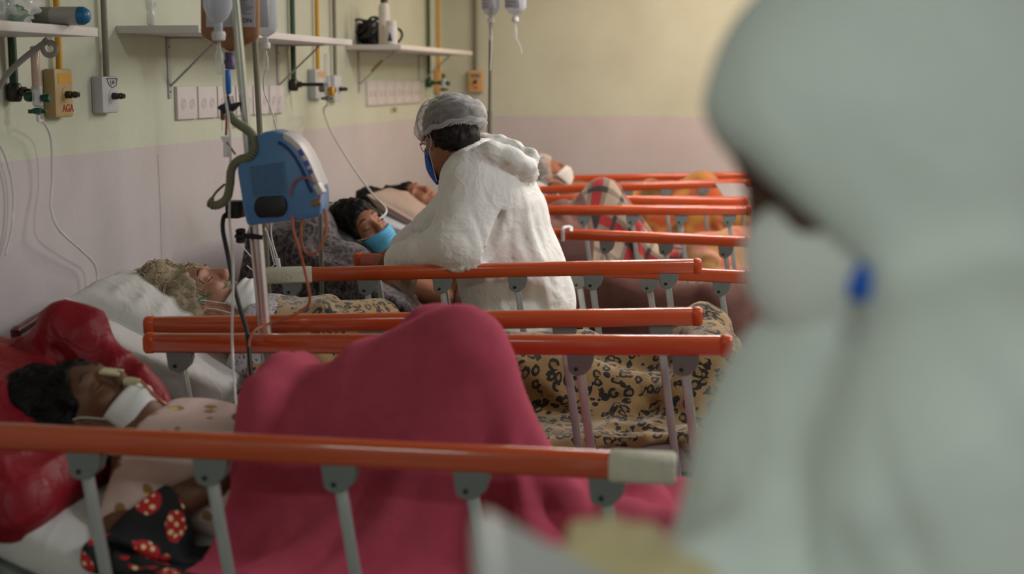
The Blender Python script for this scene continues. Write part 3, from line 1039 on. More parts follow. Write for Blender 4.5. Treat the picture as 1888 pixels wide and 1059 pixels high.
def side_rail(fr, pa, pb, v, bed, nposts=6, tape=None):
    A, Bp = fr.px(*pa, v), fr.px(*pb, v)
    d = Bp - A; L = np.linalg.norm(d); a = math.atan2(d[2], d[0]); R = rot_u(a)
    M = (A + Bp) / 2
    def arch(c, ln, w2, zb, zs, zt, n=9):
        """a bar with flat sides and an arched top"""
        pr = [(-w2 + .006, zb), (-w2, zb + .006), (-w2, zs)] + [(-w2 * math.cos(PI * k / n), zs + (zt - zs) * math.sin(PI * k / n)) for k in range(1, n)] + [(w2, zs), (w2, zb + .006), (w2 - .006, zb)]
        m_ = len(pr); v_ = []
        for x_, sc in ((-ln / 2, .82), (-ln / 2 + .006, 1), (ln / 2 - .006, 1), (ln / 2, .82)):
            v_ += [c + R @ np.array([x_, p[0] * sc, p[1] * sc]) for p in pr]
        f_ = [[j * m_ + k, j * m_ + (k + 1) % m_, (j + 1) * m_ + (k + 1) % m_, (j + 1) * m_ + k] for j in range(3) for k in range(m_)]
        return B().add(v_, f_ + [list(range(m_))[::-1], [3 * m_ + k for k in range(m_)]])
    rail = arch(M, L - .02, .019, -.023, .009, .024).make('side_rail', MT['orange'], bed, frame=fr)
    for s in (-1, 1):
        arch(M + R @ np.array([s * (L / 2 - .012), 0, 0]), .03, .0205, -.0245, .010, .0255).make('end_cap', MT['orange_cap'], rail, frame=fr)
    poly = [(-.031, 0), (.033, 0), (.033, -.014), (.027, -.032), (.012, -.046), (-.006, -.050), (-.020, -.046), (-.026, -.038)]
    for k in range(nposts):
        c = A + d * ((.085 + (L - .19) * k / (nposts - 1)) / L) + np.array([0, 0, -.022])
        br = B().prism([c + np.array([p[0], -.015, p[1]]) for p in poly], (0, .03, 0)).make('bracket', MT['bracket'], bed, frame=fr, bevel=.002, smooth=False)
        B().lathe(c + np.array([-.008, -.0145, -.034]), [(.005, 0), (.005, .0025), (.0035, .003)], (0, -1, 0), 8).make('bolt', MT['bolt'], br, frame=fr)
        p0 = c + np.array([0., 0, -.034]); p1 = np.array([c[0] + .062, v, .47])
        q = p1 - p0; th = math.atan2(q[0], -q[2])
        B().box((p0 + p1) / 2, (.021, .013, np.linalg.norm(q)), rot_u(th), bev=.003).make('post', MT['post'], bed, frame=fr)
    B().box(((A[0] + Bp[0]) / 2 + .06, v, .455), (L - .05, .022, .034), bev=.004).make('pivot_bar', MT['frame'], bed, frame=fr)
    if tape:
        s0, s1 = tape
        for lo, hi, ex in ((s0, s1, .0025),):
            c = A + d * ((lo + hi) / 2 / L)
            arch(c, hi - lo, .0225, -.0265, .011, .0272).make('tape', MT['tape'], rail, frame=fr)
    return rail, A, Bp


HEADU = -.46
for i, fr in enumerate(BEDS):
    base = fr.W(np.array([.55, 0, 0.]))
    bed = thing('hospital_bed', BED_LABEL[i], 'hospital bed', base, 'hospital beds with orange rails')
    w = fr.w
    tapes = [(1.26, 1.375), None] if i == 0 else ([None, (.0, .155)] if i == 1 else [None, None])
    for s in (0, 1):
        side_rail(fr, *RAILS[i][s], (-w / 2 if s == 0 else w / 2), bed, tape=tapes[s])
    B().box((.56, 0, Z0[i] - .155), (2.0, w - .10, .04), bev=.006).make('platform', MT['frame'], bed, frame=fr)
    uh, deg = INC[i]
    a = -math.radians(deg)
    c = np.array([uh - .40 * math.cos(a), 0, Z0[i] - .13 - .40 * math.sin(a)])
    B().box(c, (.80, w - .12, .022), rot_u(a), bev=.004).make('backrest_panel', MT['frame'], bed, frame=fr)
    for u_ in (-.30, 1.42):
        for v_ in (-w / 2 + .09, w / 2 - .09):
            o = B().tube([(u_, v_, Z0[i] - .15), (u_, v_, .11)], .02, 10).make('leg', MT['frame'], bed, frame=fr)
            B().lathe((u_, v_ - .018, .0555), [(.03, 0), (.055, .004), (.055, .032), (.03, .036)], (0, 1, 0), 16).make('caster', MT['rubber'], o, frame=fr)
    # head end: a dark red tube hoop on two uprights
    hz = Z0[i] + .28
    hoop = spline([(HEADU, -w / 2 + .12, .36), (HEADU, -w / 2 + .12, hz - .06), (HEADU, -w / 2 + .18, hz), (HEADU, w / 2 - .18, hz), (HEADU, w / 2 - .12, hz - .06), (HEADU, w / 2 - .12, .36)], 6)
    B().tube(hoop, .014, 10).make('head_hoop', mat('dark_red_tube', (84, 20, 26), .4), bed, frame=fr)


# ------------------------------------------------------------------ mattresses and pillows
def mattress(i, m, label, u0=-.42, u1=1.56, th=.115, wr=.004):
    fr = BEDS[i]; hw = fr.w / 2 - .055
    us = np.linspace(u0, u1, 70)
    top = zm(i, us); slope = np.gradient(top, us); n = np.stack([-slope, np.ones_like(slope)], 1); n /= np.linalg.norm(n, axis=1)[:, None]
    prof = []
    r = .03
    for q in np.linspace(0, 2 * PI, 36, endpoint=False):
        cx, cz = math.cos(q), math.sin(q)
        e = .28
        prof.append((hw * math.copysign(abs(cx) ** e, cx), th / 2 * math.copysign(abs(cz) ** .45, cz)))
    v = []
    for k, u_ in enumerate(us):
        sc = 1 - .02 * (max(0, 1 - k / 2.) + max(0, 1 - (69 - k) / 2.))
        for a, b_ in prof:
            off = b_ * sc - th / 2
            v.append((u_ + n[k][0] * off, a * sc, top[k] + n[k][1] * off))
    v = np.array(v)
    P = v * np.array([9, 9, 30.])
    v[:, 1] += np.sign(v[:, 1]) * wr * fbm(P, 4 + i) * (abs(v[:, 1]) > hw * .8)
    v[:, 2] += wr * .8 * (ridge(v * np.array([7, 12., 3]), i) - .3)
    m_ = len(prof)
    f = [[k * m_ + j, k * m_ + (j + 1) % m_, (k + 1) * m_ + (j + 1) % m_, (k + 1) * m_ + j] for k in range(69) for j in range(m_)]
    f += [list(range(m_))[::-1], [69 * m_ + j for j in range(m_)]]
    return tag(mesh('mattress', v, f, m, frame=fr), label, 'mattress', 'mattresses on the hospital beds')


mattress(0, MT['sheet'], 'white sheeted mattress of the nearest bed under the crimson pillow')
mattress(1, MT['sheet'], 'white sheeted mattress under the leopard blanket, bare beside the pillow', u0=-.33)
mattress(2, MT['sheet_blue'], 'mattress of the third bed under the grey and brown fleece')
mattress(3, MT['sheet_blue'], 'mattress of the fourth bed under the plaid blanket')
mattress(4, MT['sheet_blue'], 'mattress of the farthest bed under the orange fleece')


def pillow(c, R, size, seed, wr=.012, n=34, sharp=.5):
    l, w, h = size
    g = np.linspace(-1, 1, n)
    X, Y = np.meshgrid(g, g, indexing='ij')
    H = np.maximum(0, (1 - np.abs(X) ** 2.6)) ** sharp * np.maximum(0, (1 - np.abs(Y) ** 2.6)) ** sharp
    pin = 1 - .07 * (1 - X ** 2) * (np.abs(Y) > 0) * np.abs(Y) ** 3
    pin2 = 1 - .07 * (1 - Y ** 2) * np.abs(X) ** 3
    bx, by = X * l / 2 * pin2, Y * w / 2 * pin
    rad = np.arctan2(Y, X)
    N = noise(np.stack([X * 2.2, Y * 2.2, X * 0], -1), seed) + .8 * (ridge(np.stack([X * 3.1, Y * 3.1, X * 0 + 3], -1), seed + 3) - .4)
    top = np.stack([bx, by, h / 2 * H + wr * N * H], -1).reshape(-1, 3)
    bot = np.stack([bx, by, -h / 2 * H], -1).reshape(-1, 3)
    idx = np.arange(n * n).reshape(n, n)
    q = np.stack([idx[:-1, :-1], idx[1:, :-1], idx[1:, 1:], idx[:-1, 1:]], -1).reshape(-1, 4)
    f = np.concatenate([q, q[:, ::-1] + n * n])
    v = np.concatenate([top, bot]) @ np.asarray(R).T + np.asarray(c)
    return v, f


def weld(o, d=.0008):
    md = o.modifiers.new('weld', 'WELD'); md.merge_threshold = d
    md = o.modifiers.new('subdivision', 'SUBSURF'); md.levels = 1; md.render_levels = 1
    return o


def lay(i, u, v, lift, tilt=0., yaw=0.):
    """pose on the inclined backrest of bed i"""
    a = -math.radians(INC[i][1] + tilt)
    c, s = math.cos(yaw), math.sin(yaw)
    R = rot_u(a) @ np.array([[c, -s, 0], [s, c, 0], [0, 0, 1]])
    return np.array([u, v, float(zm(i, u)) + lift]), R

# ------------------------------------------------------------------ figures
def hframe(f, t):
    f = unit(f); l = unit(np.cross(np.asarray(t, float), f)); t = np.cross(f, l)
    return np.stack([f, l, t], 1)


def head_prims(F, c, R, s=1.0, k=.012, fem=True):
    """skull, jaw, brow, nose, lips, ears in the head's own frame (face, left, top)"""
    c = np.asarray(c, float)
    def H(x, y, z): return c + R @ (np.array([x, y, z]) * s)
    def E(x, y, z, a, b, d, kk=k): F.ell(H(x, y, z), np.array([a, b, d]) * s, R, kk)
    E(-.014, 0, .022, .098, .077, .096, .03)
    E(.030, 0, -.050, .062, .056, .078, .03)
    F.cap(H(.0, .047, -.062), H(.062, .02, -.108), .022 * s, .017 * s, .03)
    F.cap(H(.0, -.047, -.062), H(.062, -.02, -.108), .022 * s, .017 * s, .03)
    E(.072, 0, -.108, .020, .022, .016, .02)
    E(.070, 0, .026, .022, .052, .018, .02)
    for y in (-1, 1):
        E(.060, y * .040, -.034, .024, .022, .018, .02)
        E(.0735, y * .031, -.004, .013, .015, .010, .006)
        E(.099, y * .010, -.042, .009, .008, .007, .006)
        E(-.004, y * .076, -.008, .019, .008, .032, .008)
        F.cap(H(.012, y * .074, -.034), H(.004, y * .075, -.04), .007 * s, .006 * s, .006)
    F.cap(H(.086, 0, .012), H(.108, 0, -.032), .008 * s, .0125 * s, .012)
    E(.088, 0, -.070, .010, .022, .006, .008)
    E(.086, 0, -.083, .010, .019, .0065, .008)
    return H


def face_marks(H, parent, frame, hair='hair_black'):
    """brows and closed lash lines"""
    for y in (-1, 1):
        B().tube(spline([H(.091, y * .012, .026), H(.089, y * .03, .032), H(.077, y * .05, .026)], 4), [.0016] + [.0028] * 6 + [.0022, .0012], 6).make('eyebrow', MT[hair], parent, frame=frame)
        B().tube(spline([H(.0835, y * .018, -.008), H(.0868, y * .031, -.0105), H(.0775, y * .0455, -.008)], 4), .0012, 5).make('eyelashes', MT['hair_black'], parent, frame=frame)


def mask_patch(name, H, material, parent, frame, zt=-.022, zb=-.115, rx=.086, ry=.07, x0=.034, bulge=.016, amax=78, pleat=.0022, straps=True, ear=True, shift=0., strapm=None):
    na, nb = 26, 18
    v = []
    for j in range(nb):
        b_ = j / (nb - 1)
        z = zt + (zb - zt) * b_
        bl = math.sin(PI * b_) ** .7
        for i_ in range(na):
            a = math.radians(-amax + 2 * amax * i_ / (na - 1))
            mid = math.cos(a) ** 2
            x = x0 + (rx - .022 * abs(b_ - .35)) * math.cos(a) + bulge * bl * mid + pleat * math.sin(b_ * PI * 7) * mid - .022 * b_ * mid + shift * b_
            y = (ry - .012 * b_) * math.sin(a)
            v.append(H(x, y, z + .02 * (1 - mid) * (.5 - b_)))
    idx = np.arange(na * nb).reshape(nb, na)
    f = np.stack([idx[:-1, :-1], idx[1:, :-1], idx[1:, 1:], idx[:-1, 1:]], -1).reshape(-1, 4)
    o = mesh(name, v, f, material, parent, frame=frame)
    md = o.modifiers.new('thickness', 'SOLIDIFY'); md.thickness = .0025; md.offset = 0
    if straps:
        v = np.array(v).reshape(nb, na, 3)
        for s, col in ((-1, 0), (1, na - 1)):
            b = B()
            b.tube(spline([v[1, col], H(.02, s * .078, -.004), H(-.016, s * .086, .012), H(-.024, s * .086, -.012)], 6), .0016, 5)
            b.tube(spline([v[-2, col], H(.018, s * .076, -.052), H(-.014, s * .084, -.034), H(-.024, s * .086, -.012)], 6), .0016, 5)
            b.make('ear_strap', strapm or MT['mask_white'], o, frame=frame)
    return o


def hair_mesh(name, blobs, cuts, material, parent, frame, step=.0065, amp=.007, sc=(70, 70, 22), seed=0, k=.025, R=None, planes=()):
    P = np.array([b[0] for b in blobs]); r = np.array([np.max(b[1]) for b in blobs])
    lo = (P - r[:, None]).min(0) - .04; hi = (P + r[:, None]).max(0) + .04
    F = Field(*[[(lo[q], hi[q], step)] for q in range(3)])
    for b in blobs: F.ell(b[0], b[1], b[2] if len(b) > 2 else R, k)
    for b in cuts: F.ell(b[0], b[1], b[2] if len(b) > 2 else R, .006, 'sub')
    for pp, pn in planes: F.half(pp, pn, .01)
    v, f = F.nets(); n = outward(v, f)
    q = (v - P[0]) @ (R if R is not None else np.eye(3))
    v = v + n * (amp * fbm(q * np.array(sc), seed, 3))[:, None]
    return mesh(name, v, f, material, parent, frame=frame)


def strands(name, roots, material, parent, frame, n, seed, length=.05, curl=.012, r=.0022, turns=2.2):
    """loose curls on a hair mass"""
    rnd = np.random.RandomState(seed); b = B()
    for _ in range(n):
        c, rad, R = roots[rnd.randint(len(roots))]
        d = unit(rnd.normal(size=3)); d = R @ (d * np.asarray(rad)); p = np.asarray(c) + d
        nrm = unit(d); tan = unit(np.cross(nrm, rnd.normal(size=3))); bi = np.cross(nrm, tan)
        L = length * rnd.uniform(.6, 1.3); a = np.linspace(0, 1, 9); ph = rnd.uniform(0, 6)
        pts = [p + tan * L * (q - .5) + nrm * (curl * math.cos(ph + turns * 2 * PI * q) * .6 - .012 * (q - .5) ** 2 * 4) + bi * curl * math.sin(ph + turns * 2 * PI * q) for q in a]
        b.tube(pts, r * rnd.uniform(.6, 1.2) * np.sin(np.linspace(.25, PI - .15, 9)) ** .5, 5)
    return b.make(name, material, parent, frame=frame)


class Pose: pass


def patient(i, label, hc, tdeg, turn, skin, knees, ankles, hip_u, group=None, arms=None, tw=.0, step=.0048, roll=0., detail=True, nod=0.):
    fr = BEDS[i]; hc = np.asarray(hc, float); vv = hc[1]
    a = math.radians(tdeg); t = np.array([-math.cos(a), tw, math.sin(a)])
    tr = math.radians(turn); f0 = np.array([math.sin(a), 0, math.cos(a)])
    f = math.cos(tr) * f0 + math.sin(tr) * np.array([0, -1.0, 0]) + nod * t
    R = hframe(f, t)
    neck = hc - R[:, 2] * .155 - np.array([math.sin(a), 0, math.cos(a)]) * .028
    pel = np.array([hip_u, vv, float(zm(i, hip_u)) + .105])
    lo = np.array([hc[0] - .2, vv - .42, Z0[i] - .04]); hi = np.array([1.7, vv + .42, max(hc[2] + .2, max(k[2] for k in knees) + .12)])
    e = .15
    F = Field([(lo[0], hc[0] + e, step), (hc[0] + e, hi[0], .014)],
              [(lo[1], vv - .12, .012), (vv - .12, vv + .12, step), (vv + .12, hi[1], .012)],
              [(lo[2], hc[2] - .17, .01), (hc[2] - .17, hc[2] + .17, step), (hc[2] + .17, hi[2] + .02, .014)])
    H = head_prims(F, hc, R)
    F.cap(hc - R[:, 2] * .05 - R[:, 0] * .012, neck, .052, .06, .03)
    ax = pel - neck; S = []
    caps = []
    for s in (-1, 1):
        sh = neck + ax * .14 + np.array([0, s * .155, -.01])
        F.cap(neck, sh, .05, .062, .05)
        F.cap(neck + ax * .22 + np.array([0, s * .06, 0]), neck + ax * .62 + np.array([0, s * .05, 0]), .105, .10, .06)
        F.cap(neck + ax * .62 + np.array([0, s * .05, 0]), pel + np.array([0, s * .065, 0]), .10, .105, .06)
        caps.append((neck + ax * .25 + np.array([0, s * .06, 0]), pel + np.array([0, s * .06, 0]), .115, .115))
        S.append(sh)
    out = Pose(); out.skin = skin
    for q, s in enumerate((-1, 1)):
        hip = pel + np.array([0.02, s * .085, 0]); kn = np.asarray(knees[q], float); an = np.asarray(ankles[q], float)
        F.cap(hip, kn, .082, .056, .04); F.cap(kn, an, .054, .037, .03)
        toe = an + np.array([.10, 0, .07]) if kn[2] < Z0[i] + .25 else an + np.array([.2, 0, -.02])
        F.cap(an, toe, .036, .026, .03)
        caps += [(hip, kn, .085, .062), (kn, an, .06, .045), (an, toe, .05, .05)]
        if arms and arms[q] is not None:
            el, wr = [np.asarray(x, float) for x in arms[q]]
        else:
            el = S[q] + ax * .5 + np.array([0, s * .05, -.02]); wr = pel + np.array([-.06, s * .06, .12])
        F.cap(S[q], el, .05, .042, .03); F.cap(el, wr, .041, .029, .02)
        d = unit(wr - el); F.cap(wr, wr + d * .07, .03, .034, .02); F.cap(wr + d * .07, wr + d * .14, .03, .018, .02)
        caps += [(el, wr, .05, .046), (wr, wr + d * .16, .046, .042)]
    p = thing('person', label, 'person', fr.W(np.array([pel[0], pel[1], Z0[i]])), group)
    v, f_ = F.nets()
    mesh('body', v, f_, MT[skin], p, frame=fr)
    out.H, out.R, out.p, out.fr, out.caps, out.neck, out.pel, out.S, out.hc = H, R, p, fr, caps, neck, pel, S, hc
    if detail: face_marks(H, p, fr, 'hair_brown')
    return out


def collider(i, caps, extra=()):
    hw = BEDS[i].w / 2 - .055
    allc = list(caps) + list(extra)
    cf = CapField(allc) if allc else None
    def col(X):
        X = X.copy()
        z = zm(i, X[:, 0]) + .006
        ins = (np.abs(X[:, 1]) < hw + .008) & (X[:, 2] < z) & (X[:, 0] < 1.57)
        du = z - X[:, 2]; dv = hw + .008 - np.abs(X[:, 1])
        side = ins & (dv < du) & (X[:, 2] < z - .015)
        upm = ins & ~side
        X[upm, 2] = z[upm]
        X[side, 1] += np.sign(X[side, 1]) * dv[side]
        if cf: cf.push(X)
        X[:, 2] = np.maximum(X[:, 2], .04)
        return X
    return col


rlim = lambda i: (-BEDS[i].w / 2 + .026, BEDS[i].w / 2 - .026)

# ---- first bed: dark-haired patient under the raspberry fleece
hc = F1.px(168, 756, -.03)
kn = F1.px(858, 606, -.10) - np.array([0, 0, .03]); kf = F1.px(806, 590, .07) - np.array([0, 0, .03])
el1 = F1.px(222, 985, -.30)
P1 = patient(0, 'dark-haired patient with taped nose tube lying on crimson pillow', hc, 27, 12, 'skin_dark',
             [kn, kf], [np.array([kn[0] + .20, -.12, .70]), np.array([kf[0] + .24, .10, .70])], .56,
             arms=[(el1, np.array([.44, -.20, .80])), None])
hump = F1.px(520, 745, -.10)
ex1 = [(hump + np.array([-.03, -.06, 0]), hump + np.array([.0, .14, 0]), .055, .055), (np.array([.52, -.10, .84]), (kn + np.array([-.02, .02, -.03])), .10, .085)]
hb = [(P1.H(-.03, 0, .03), (.118, .098, .112)), (P1.H(-.075, 0, .08), (.11, .125, .12)), (P1.H(-.085, -.06, -.01), (.095, .075, .12)), (P1.H(-.05, -.02, .12), (.08, .10, .07)), (P1.H(-.10, .02, -.05), (.07, .12, .11))]
hair_mesh('hair', hb, [(P1.H(.098, 0, -.045), (.088, .10, .115)), (P1.H(.03, -.09, -.06), (.045, .06, .07))], MT['hair_black'], P1.p, F1, R=P1.R, seed=3)
mo = mask_patch('mask', P1.H, MT['mask_white'], P1.p, F1, zt=-.062, zb=-.150, x0=.03, bulge=.012, straps=True, shift=-.03)
b = B().box(P1.H(.1075, 0, -.012), (.007, .026, .046), P1.R @ rot_u(.42), bev=.003)
b.make('nose_tape', mat('cream_tape', (206, 198, 160), .8), P1.p, frame=F1)
B().lathe(P1.H(.106, -.006, -.048), [(.008, 0), (.0095, .012), (.004, .036)], P1.R @ np.array([.55, 0, -.83]), 12).make('tube_sleeve', mat('cream_tube_sleeve', (206, 198, 160), .7), P1.p, frame=F1)
tube_pts = [P1.H(.126, -.006, -.078), F1.px(300, 742, -.02), F1.px(345, 762, .0), F1.px(372, 785, .02), F1.px(400, 830, .05)]
B().tube(spline(tube_pts, 6), .0035, 8).make('nose_tube', MT['feed'], P1.p, frame=F1)


def gown(i, P, material, step=.009, cut_neck=.02, sleeves=(True, True), amp=.006, seed=2):
    lo = np.minimum(P.neck, P.pel) - np.array([.06, .34, .2]); hi = np.maximum(P.neck, P.pel) + np.array([.1, .34, .2])
    F = Field(*[[(lo[q], hi[q], step)] for q in range(3)])
    ax = P.pel - P.neck
    for q, s in enumerate((-1, 1)):
        F.cap(P.neck + ax * .04 + np.array([0, s * .05, 0]), P.S[q], .058, .072, .05)
        F.cap(P.neck + ax * .2 + np.array([0, s * .065, 0]), P.pel + np.array([0, s * .07, 0]), .118, .122, .06)
        if sleeves[q]: F.cap(P.S[q], P.S[q] + (P.el[q] - P.S[q]) * .55, .07, .068, .03)
    F.half(P.neck + ax * cut_neck, -ax, .01)
    v, f = F.nets(); n = outward(v, f)
    v = v + n * (amp * (ridge(v * np.array([14, 9, 14.]), seed) - .4))[:, None]
    return mesh('gown', v, f, material, P.p, frame=P.fr)


P1.el = [el1, P1.S[1] + (P1.pel - P1.neck) * .5]
gown(0, P1, MT['gown_pink'])

# pillow, crimson satin
Fp = Field([(-.62, .36, .009)], [(-.46, .44, .009)], [(.62, 1.30, .009)])
c, R = lay(0, -.13, -.02, .035)
c = c + np.array([0, -.09, -.035]); Fp.rbox(c, (.33, .33, .075), .07, R, .03)
rg = [F1.px(x, y, v_) for x, y, v_ in ((-40, 760, .16), (20, 712, .18), (88, 648, .20), (118, 606, .20), (150, 622, .19), (200, 690, .18), (260, 732, .16), (318, 785, .10))]
Fp.chain(rg, [.03, .035, .035, .032, .034, .035, .035, .02], .07)
Fp.ell(P1.H(-.06, 0, .0) + np.array([0, -.02, .02]), (.12, .10, .10), P1.R, .05, 'sub')
v, f = Fp.nets(); n = outward(v, f)
v = v + n * (.020 * ((1 - np.abs(noise(v * np.array([7., 3, 5]) + .5 * noise(v * 4, 3)[:, None], 7))) ** 3 - .3) + .009 * ((1 - np.abs(noise(v * np.array([17., 7, 11]), 9))) ** 3 - .3))[:, None]
tag(mesh('pillow', smooth_mesh(v, f, 1), f, MT['satin'], frame=F1), 'crumpled crimson satin pillow on the nearest bed', 'pillow', 'pillows on the beds')

d = drape(.38, 2.16, -.84, .90, .020, 1.24, collider(0, P1.caps, ex1), steps=150, seed=3, vlim=rlim(0), slack=1.05, noise_amp=.03)
tag(cloth_obj('blanket', d, MT['red_fleece'], F1, fold=(.036, 4.2, 1.6, 81)), 'raspberry red fleece blanket tented over raised knees', 'blanket', 'blankets on the beds')
d = drape(.27, .54, -.66, -.16, .018, 1.0, collider(0, P1.caps), steps=110, seed=8, vlim=rlim(0), slack=1.06)
tag(cloth_obj('folded_cloth', d, MT['polka'], F1, thick=.004), 'black cloth with red polka-dot patches over the near arm', 'cloth')

# ---- second bed: elderly patient under the leopard fleece
hc = F2.px(368, 550, .0)
el2 = F2.px(452, 720, -.20)
P2 = patient(1, 'elderly patient with curly grey hair and mask pulled below nose', hc, 28, 8, 'skin_fair',
             [np.array([.98, -.10, .74]), np.array([.98, .10, .74])], [np.array([1.36, -.12, .69]), np.array([1.36, .12, .69])], .52,
             arms=[(el2, np.array([.50, -.14, .79])), (np.array([.34, .26, .78]), np.array([.52, .14, .79]))])
P2.el = [el2, np.array([.34, .26, .78])]
gown(1, P2, MT['gown_floral'], seed=5)
hb = [(P2.H(-.03, 0, .03), (.112, .094, .106)), (P2.H(-.02, .0, .125), (.07, .07, .066)), (P2.H(-.07, -.04, -.02), (.07, .075, .09)), (P2.H(-.07, -.04, .11), (.068, .07, .07))]
cu = [(P2.H(.100, 0, -.050), (.090, .10, .115)), (P2.H(.03, -.09, -.07), (.05, .06, .05))]
hair_mesh('hair', hb, cu, MT['hair_grey'], P2.p, F2, R=P2.R, seed=9, amp=.008, sc=(34, 34, 34))
strands('hair_curls', [(h[0], np.array(h[1]) * 1.03, P2.R) for h in hb], MT['hair_grey'], P2.p, F2, 620, 4, length=.06, curl=.010, r=.0026)
mask_patch('mask', P2.H, MT['mask_white'], P2.p, F2, zt=-.088, zb=-.165, x0=.032, bulge=.022, ry=.066, pleat=.003, shift=-.01)
B().tube(spline([P2.H(.085, .0, -.052), P2.H(.104, -.006, -.056), P2.H(.085, -.03, -.06), P2.H(.05, -.066, -.03), P2.H(-.005, -.086, .012)], 6), .0024, 7).make('nasal_cannula', mat('green_cannula', (50, 128, 96), .25), P2.p, frame=F2)
c, R = lay(1, -.165, -.06, -.012, 4)
v, f = pillow(c, R, (.40, .50, .19), 3)
tag(weld(mesh('pillow', v, f, MT['sheet'], frame=F2)), 'plump white pillow under the curly-haired elderly patient', 'pillow', 'pillows on the beds')
ex2 = [(np.array([1.42, .10, .66]), np.array([1.49, .15, .885]), .15, .055), (np.array([1.42, -.12, .66]), np.array([1.47, -.12, .76]), .12, .06), (F2.px(640, 590, .0), F2.px(700, 585, .12), .05, .05), (F2.px(540, 590, .0), F2.px(560, 585, .12), .05, .05)]
d = drape(.16, 1.84, -.58, .62, .020, 1.10, collider(1, P2.caps, ex2), steps=120, iters=7, seed=11, vlim=rlim(1), slack=1.10, noise_amp=.04)
tag(cloth_obj('blanket', d, MT['leopard'], F2, fold=(.055, 3.6, 3.2, 83)), 'leopard print fleece blanket bunched over the second bed', 'blanket', 'blankets on the beds')

v, f = crumple(F2.W(F2.px(266, 522, .10)), (.05, .05, .045), 4, 91, amp=.2)
tag(mesh('folded_cloth', v, f, spots_mat('white_cloth_black_marks', (196, 192, 186), (18, 18, 22), (18, 18, 22), 16., 40., obj=True, blob_t=.3)), 'small white cloth with black marks behind the curly hair', 'cloth')

# ---- third bed: patient in sky-blue mask
hc = F3.px(672, 424, -.10)
P3 = patient(2, 'black-haired patient in sky-blue mask facing the nurse', hc, 46, 42, 'skin_tan',
             [np.array([1.0, -.10, .74]), np.array([1.0, .10, .74])], [np.array([1.40, -.1, .68]), np.array([1.40, .12, .68])], .52, nod=-.15)
hb = [(P3.H(-.03, 0, .03), (.116, .096, .112)), (P3.H(-.07, 0, .07), (.09, .10, .09)), (P3.H(-.06, -.02, -.06), (.07, .09, .10)), (P3.H(-.06, -.05, .0), (.08, .08, .11))]
hair_mesh('hair', hb, [(P3.H(.100, 0, -.045), (.088, .082, .112))], MT['hair_black'], P3.p, F3, R=P3.R, seed=13)
mask_patch('mask', P3.H, MT['mask_blue'], P3.p, F3, zt=-.046, zb=-.130, bulge=.016, ry=.072)
B().tube(spline([P3.H(.104, .014, -.046), P3.H(.113, .0, -.05), P3.H(.10, -.024, -.045), P3.H(.06, -.068, -.028), P3.H(0, -.09, 0)], 6), .0024, 7).make('nasal_cannula', MT['tube_clear'], P3.p, frame=F3)
c, R = lay(2, -.16, -.02, .02, 2)
v, f = pillow(c, R, (.52, .70, .13), 5)
tag(weld(mesh('pillow', v, f, mat('charcoal_pillow_cloth', (44, 40, 43), .9, var=.3, vs=60), frame=F3)), 'dark pillow wrapped in mottled grey fleece on the third bed', 'pillow', 'pillows on the beds')
MT['scr'] = mat('navy_scrunchie', (26, 36, 110), .8, var=.3, vs=60)
q = F3.px(632, 452, -.18); a_ = np.linspace(0, 2 * PI, 20)
tag(B().tube(np.stack([q[0] + .032 * np.cos(a_), q[1] + 0 * a_ - .01, q[2] + .03 * np.sin(a_)], 1), .011 + .003 * np.sin(a_ * 9), 8).make('hair_scrunchie', MT['scr'], frame=F3), 'navy blue scrunchie beside the hair of the masked patient', 'scrunchie')
capl = (c + R @ np.array([-.10, -.28, .02]), c + R @ np.array([-.10, .28, .02]), .07, .07), (c + R @ np.array([.10, -.28, .0]), c + R @ np.array([.10, .28, .0]), .06, .06)
d = drape(-.50, .46, -.78, .58, .022, lambda U, V: zm(2, U) + .16, collider(2, P3.caps[:0], capl), steps=110, seed=17, vlim=rlim(2), slack=1.05)
hollow = d[0]; dd = np.linalg.norm((hollow - P3.hc - np.array([0, 0, -.02])) / np.array([.15, .13, .5]), axis=1)
hollow[:, 2] -= .07 * np.clip(1.2 - dd, 0, 1)
tag(cloth_obj('blanket', (hollow, d[1], d[2]), MT['mottled'], F3), 'mottled grey fleece spread under the blue-masked patient', 'blanket', 'blankets on the beds')
d = drape(.34, 1.85, -.82, .76, .022, 1.08, collider(2, P3.caps, [(np.array([.62, -.2, .78]), np.array([1.1, -.22, .76]), .08, .09), (np.array([1.35, -.25, .74]), np.array([1.52, -.1, .76]), .09, .09)]), steps=130, seed=19, vlim=rlim(2), slack=1.09, noise_amp=.04)
tag(cloth_obj('blanket', d, MT['brown_fleece'], F3, fold=(.025, 4., 4., 85)), 'dark brown fleece blanket over the third bed beside the nurse', 'blanket', 'blankets on the beds')
q = F3.px(1262, 540, -.20)
d = drape(q[0] - .16, q[0] + .16, -.40, .06, .02, 1.0, collider(2, P3.caps, [(np.array([q[0] - .1, -.2, q[2] - .05]), np.array([q[0] + .1, -.18, q[2] - .05]), .07, .07)]), steps=90, seed=23, vlim=rlim(2), slack=1.1)
MT['lime'] = blotch_mat('lime_green_print', [(110, 130, 30), (140, 160, 44), (190, 180, 110), (120, 140, 30)], 6.)
tag(cloth_obj('folded_cloth', d, MT['lime'], F3, thick=.006), 'lime green printed cloth lying on the brown fleece', 'cloth')

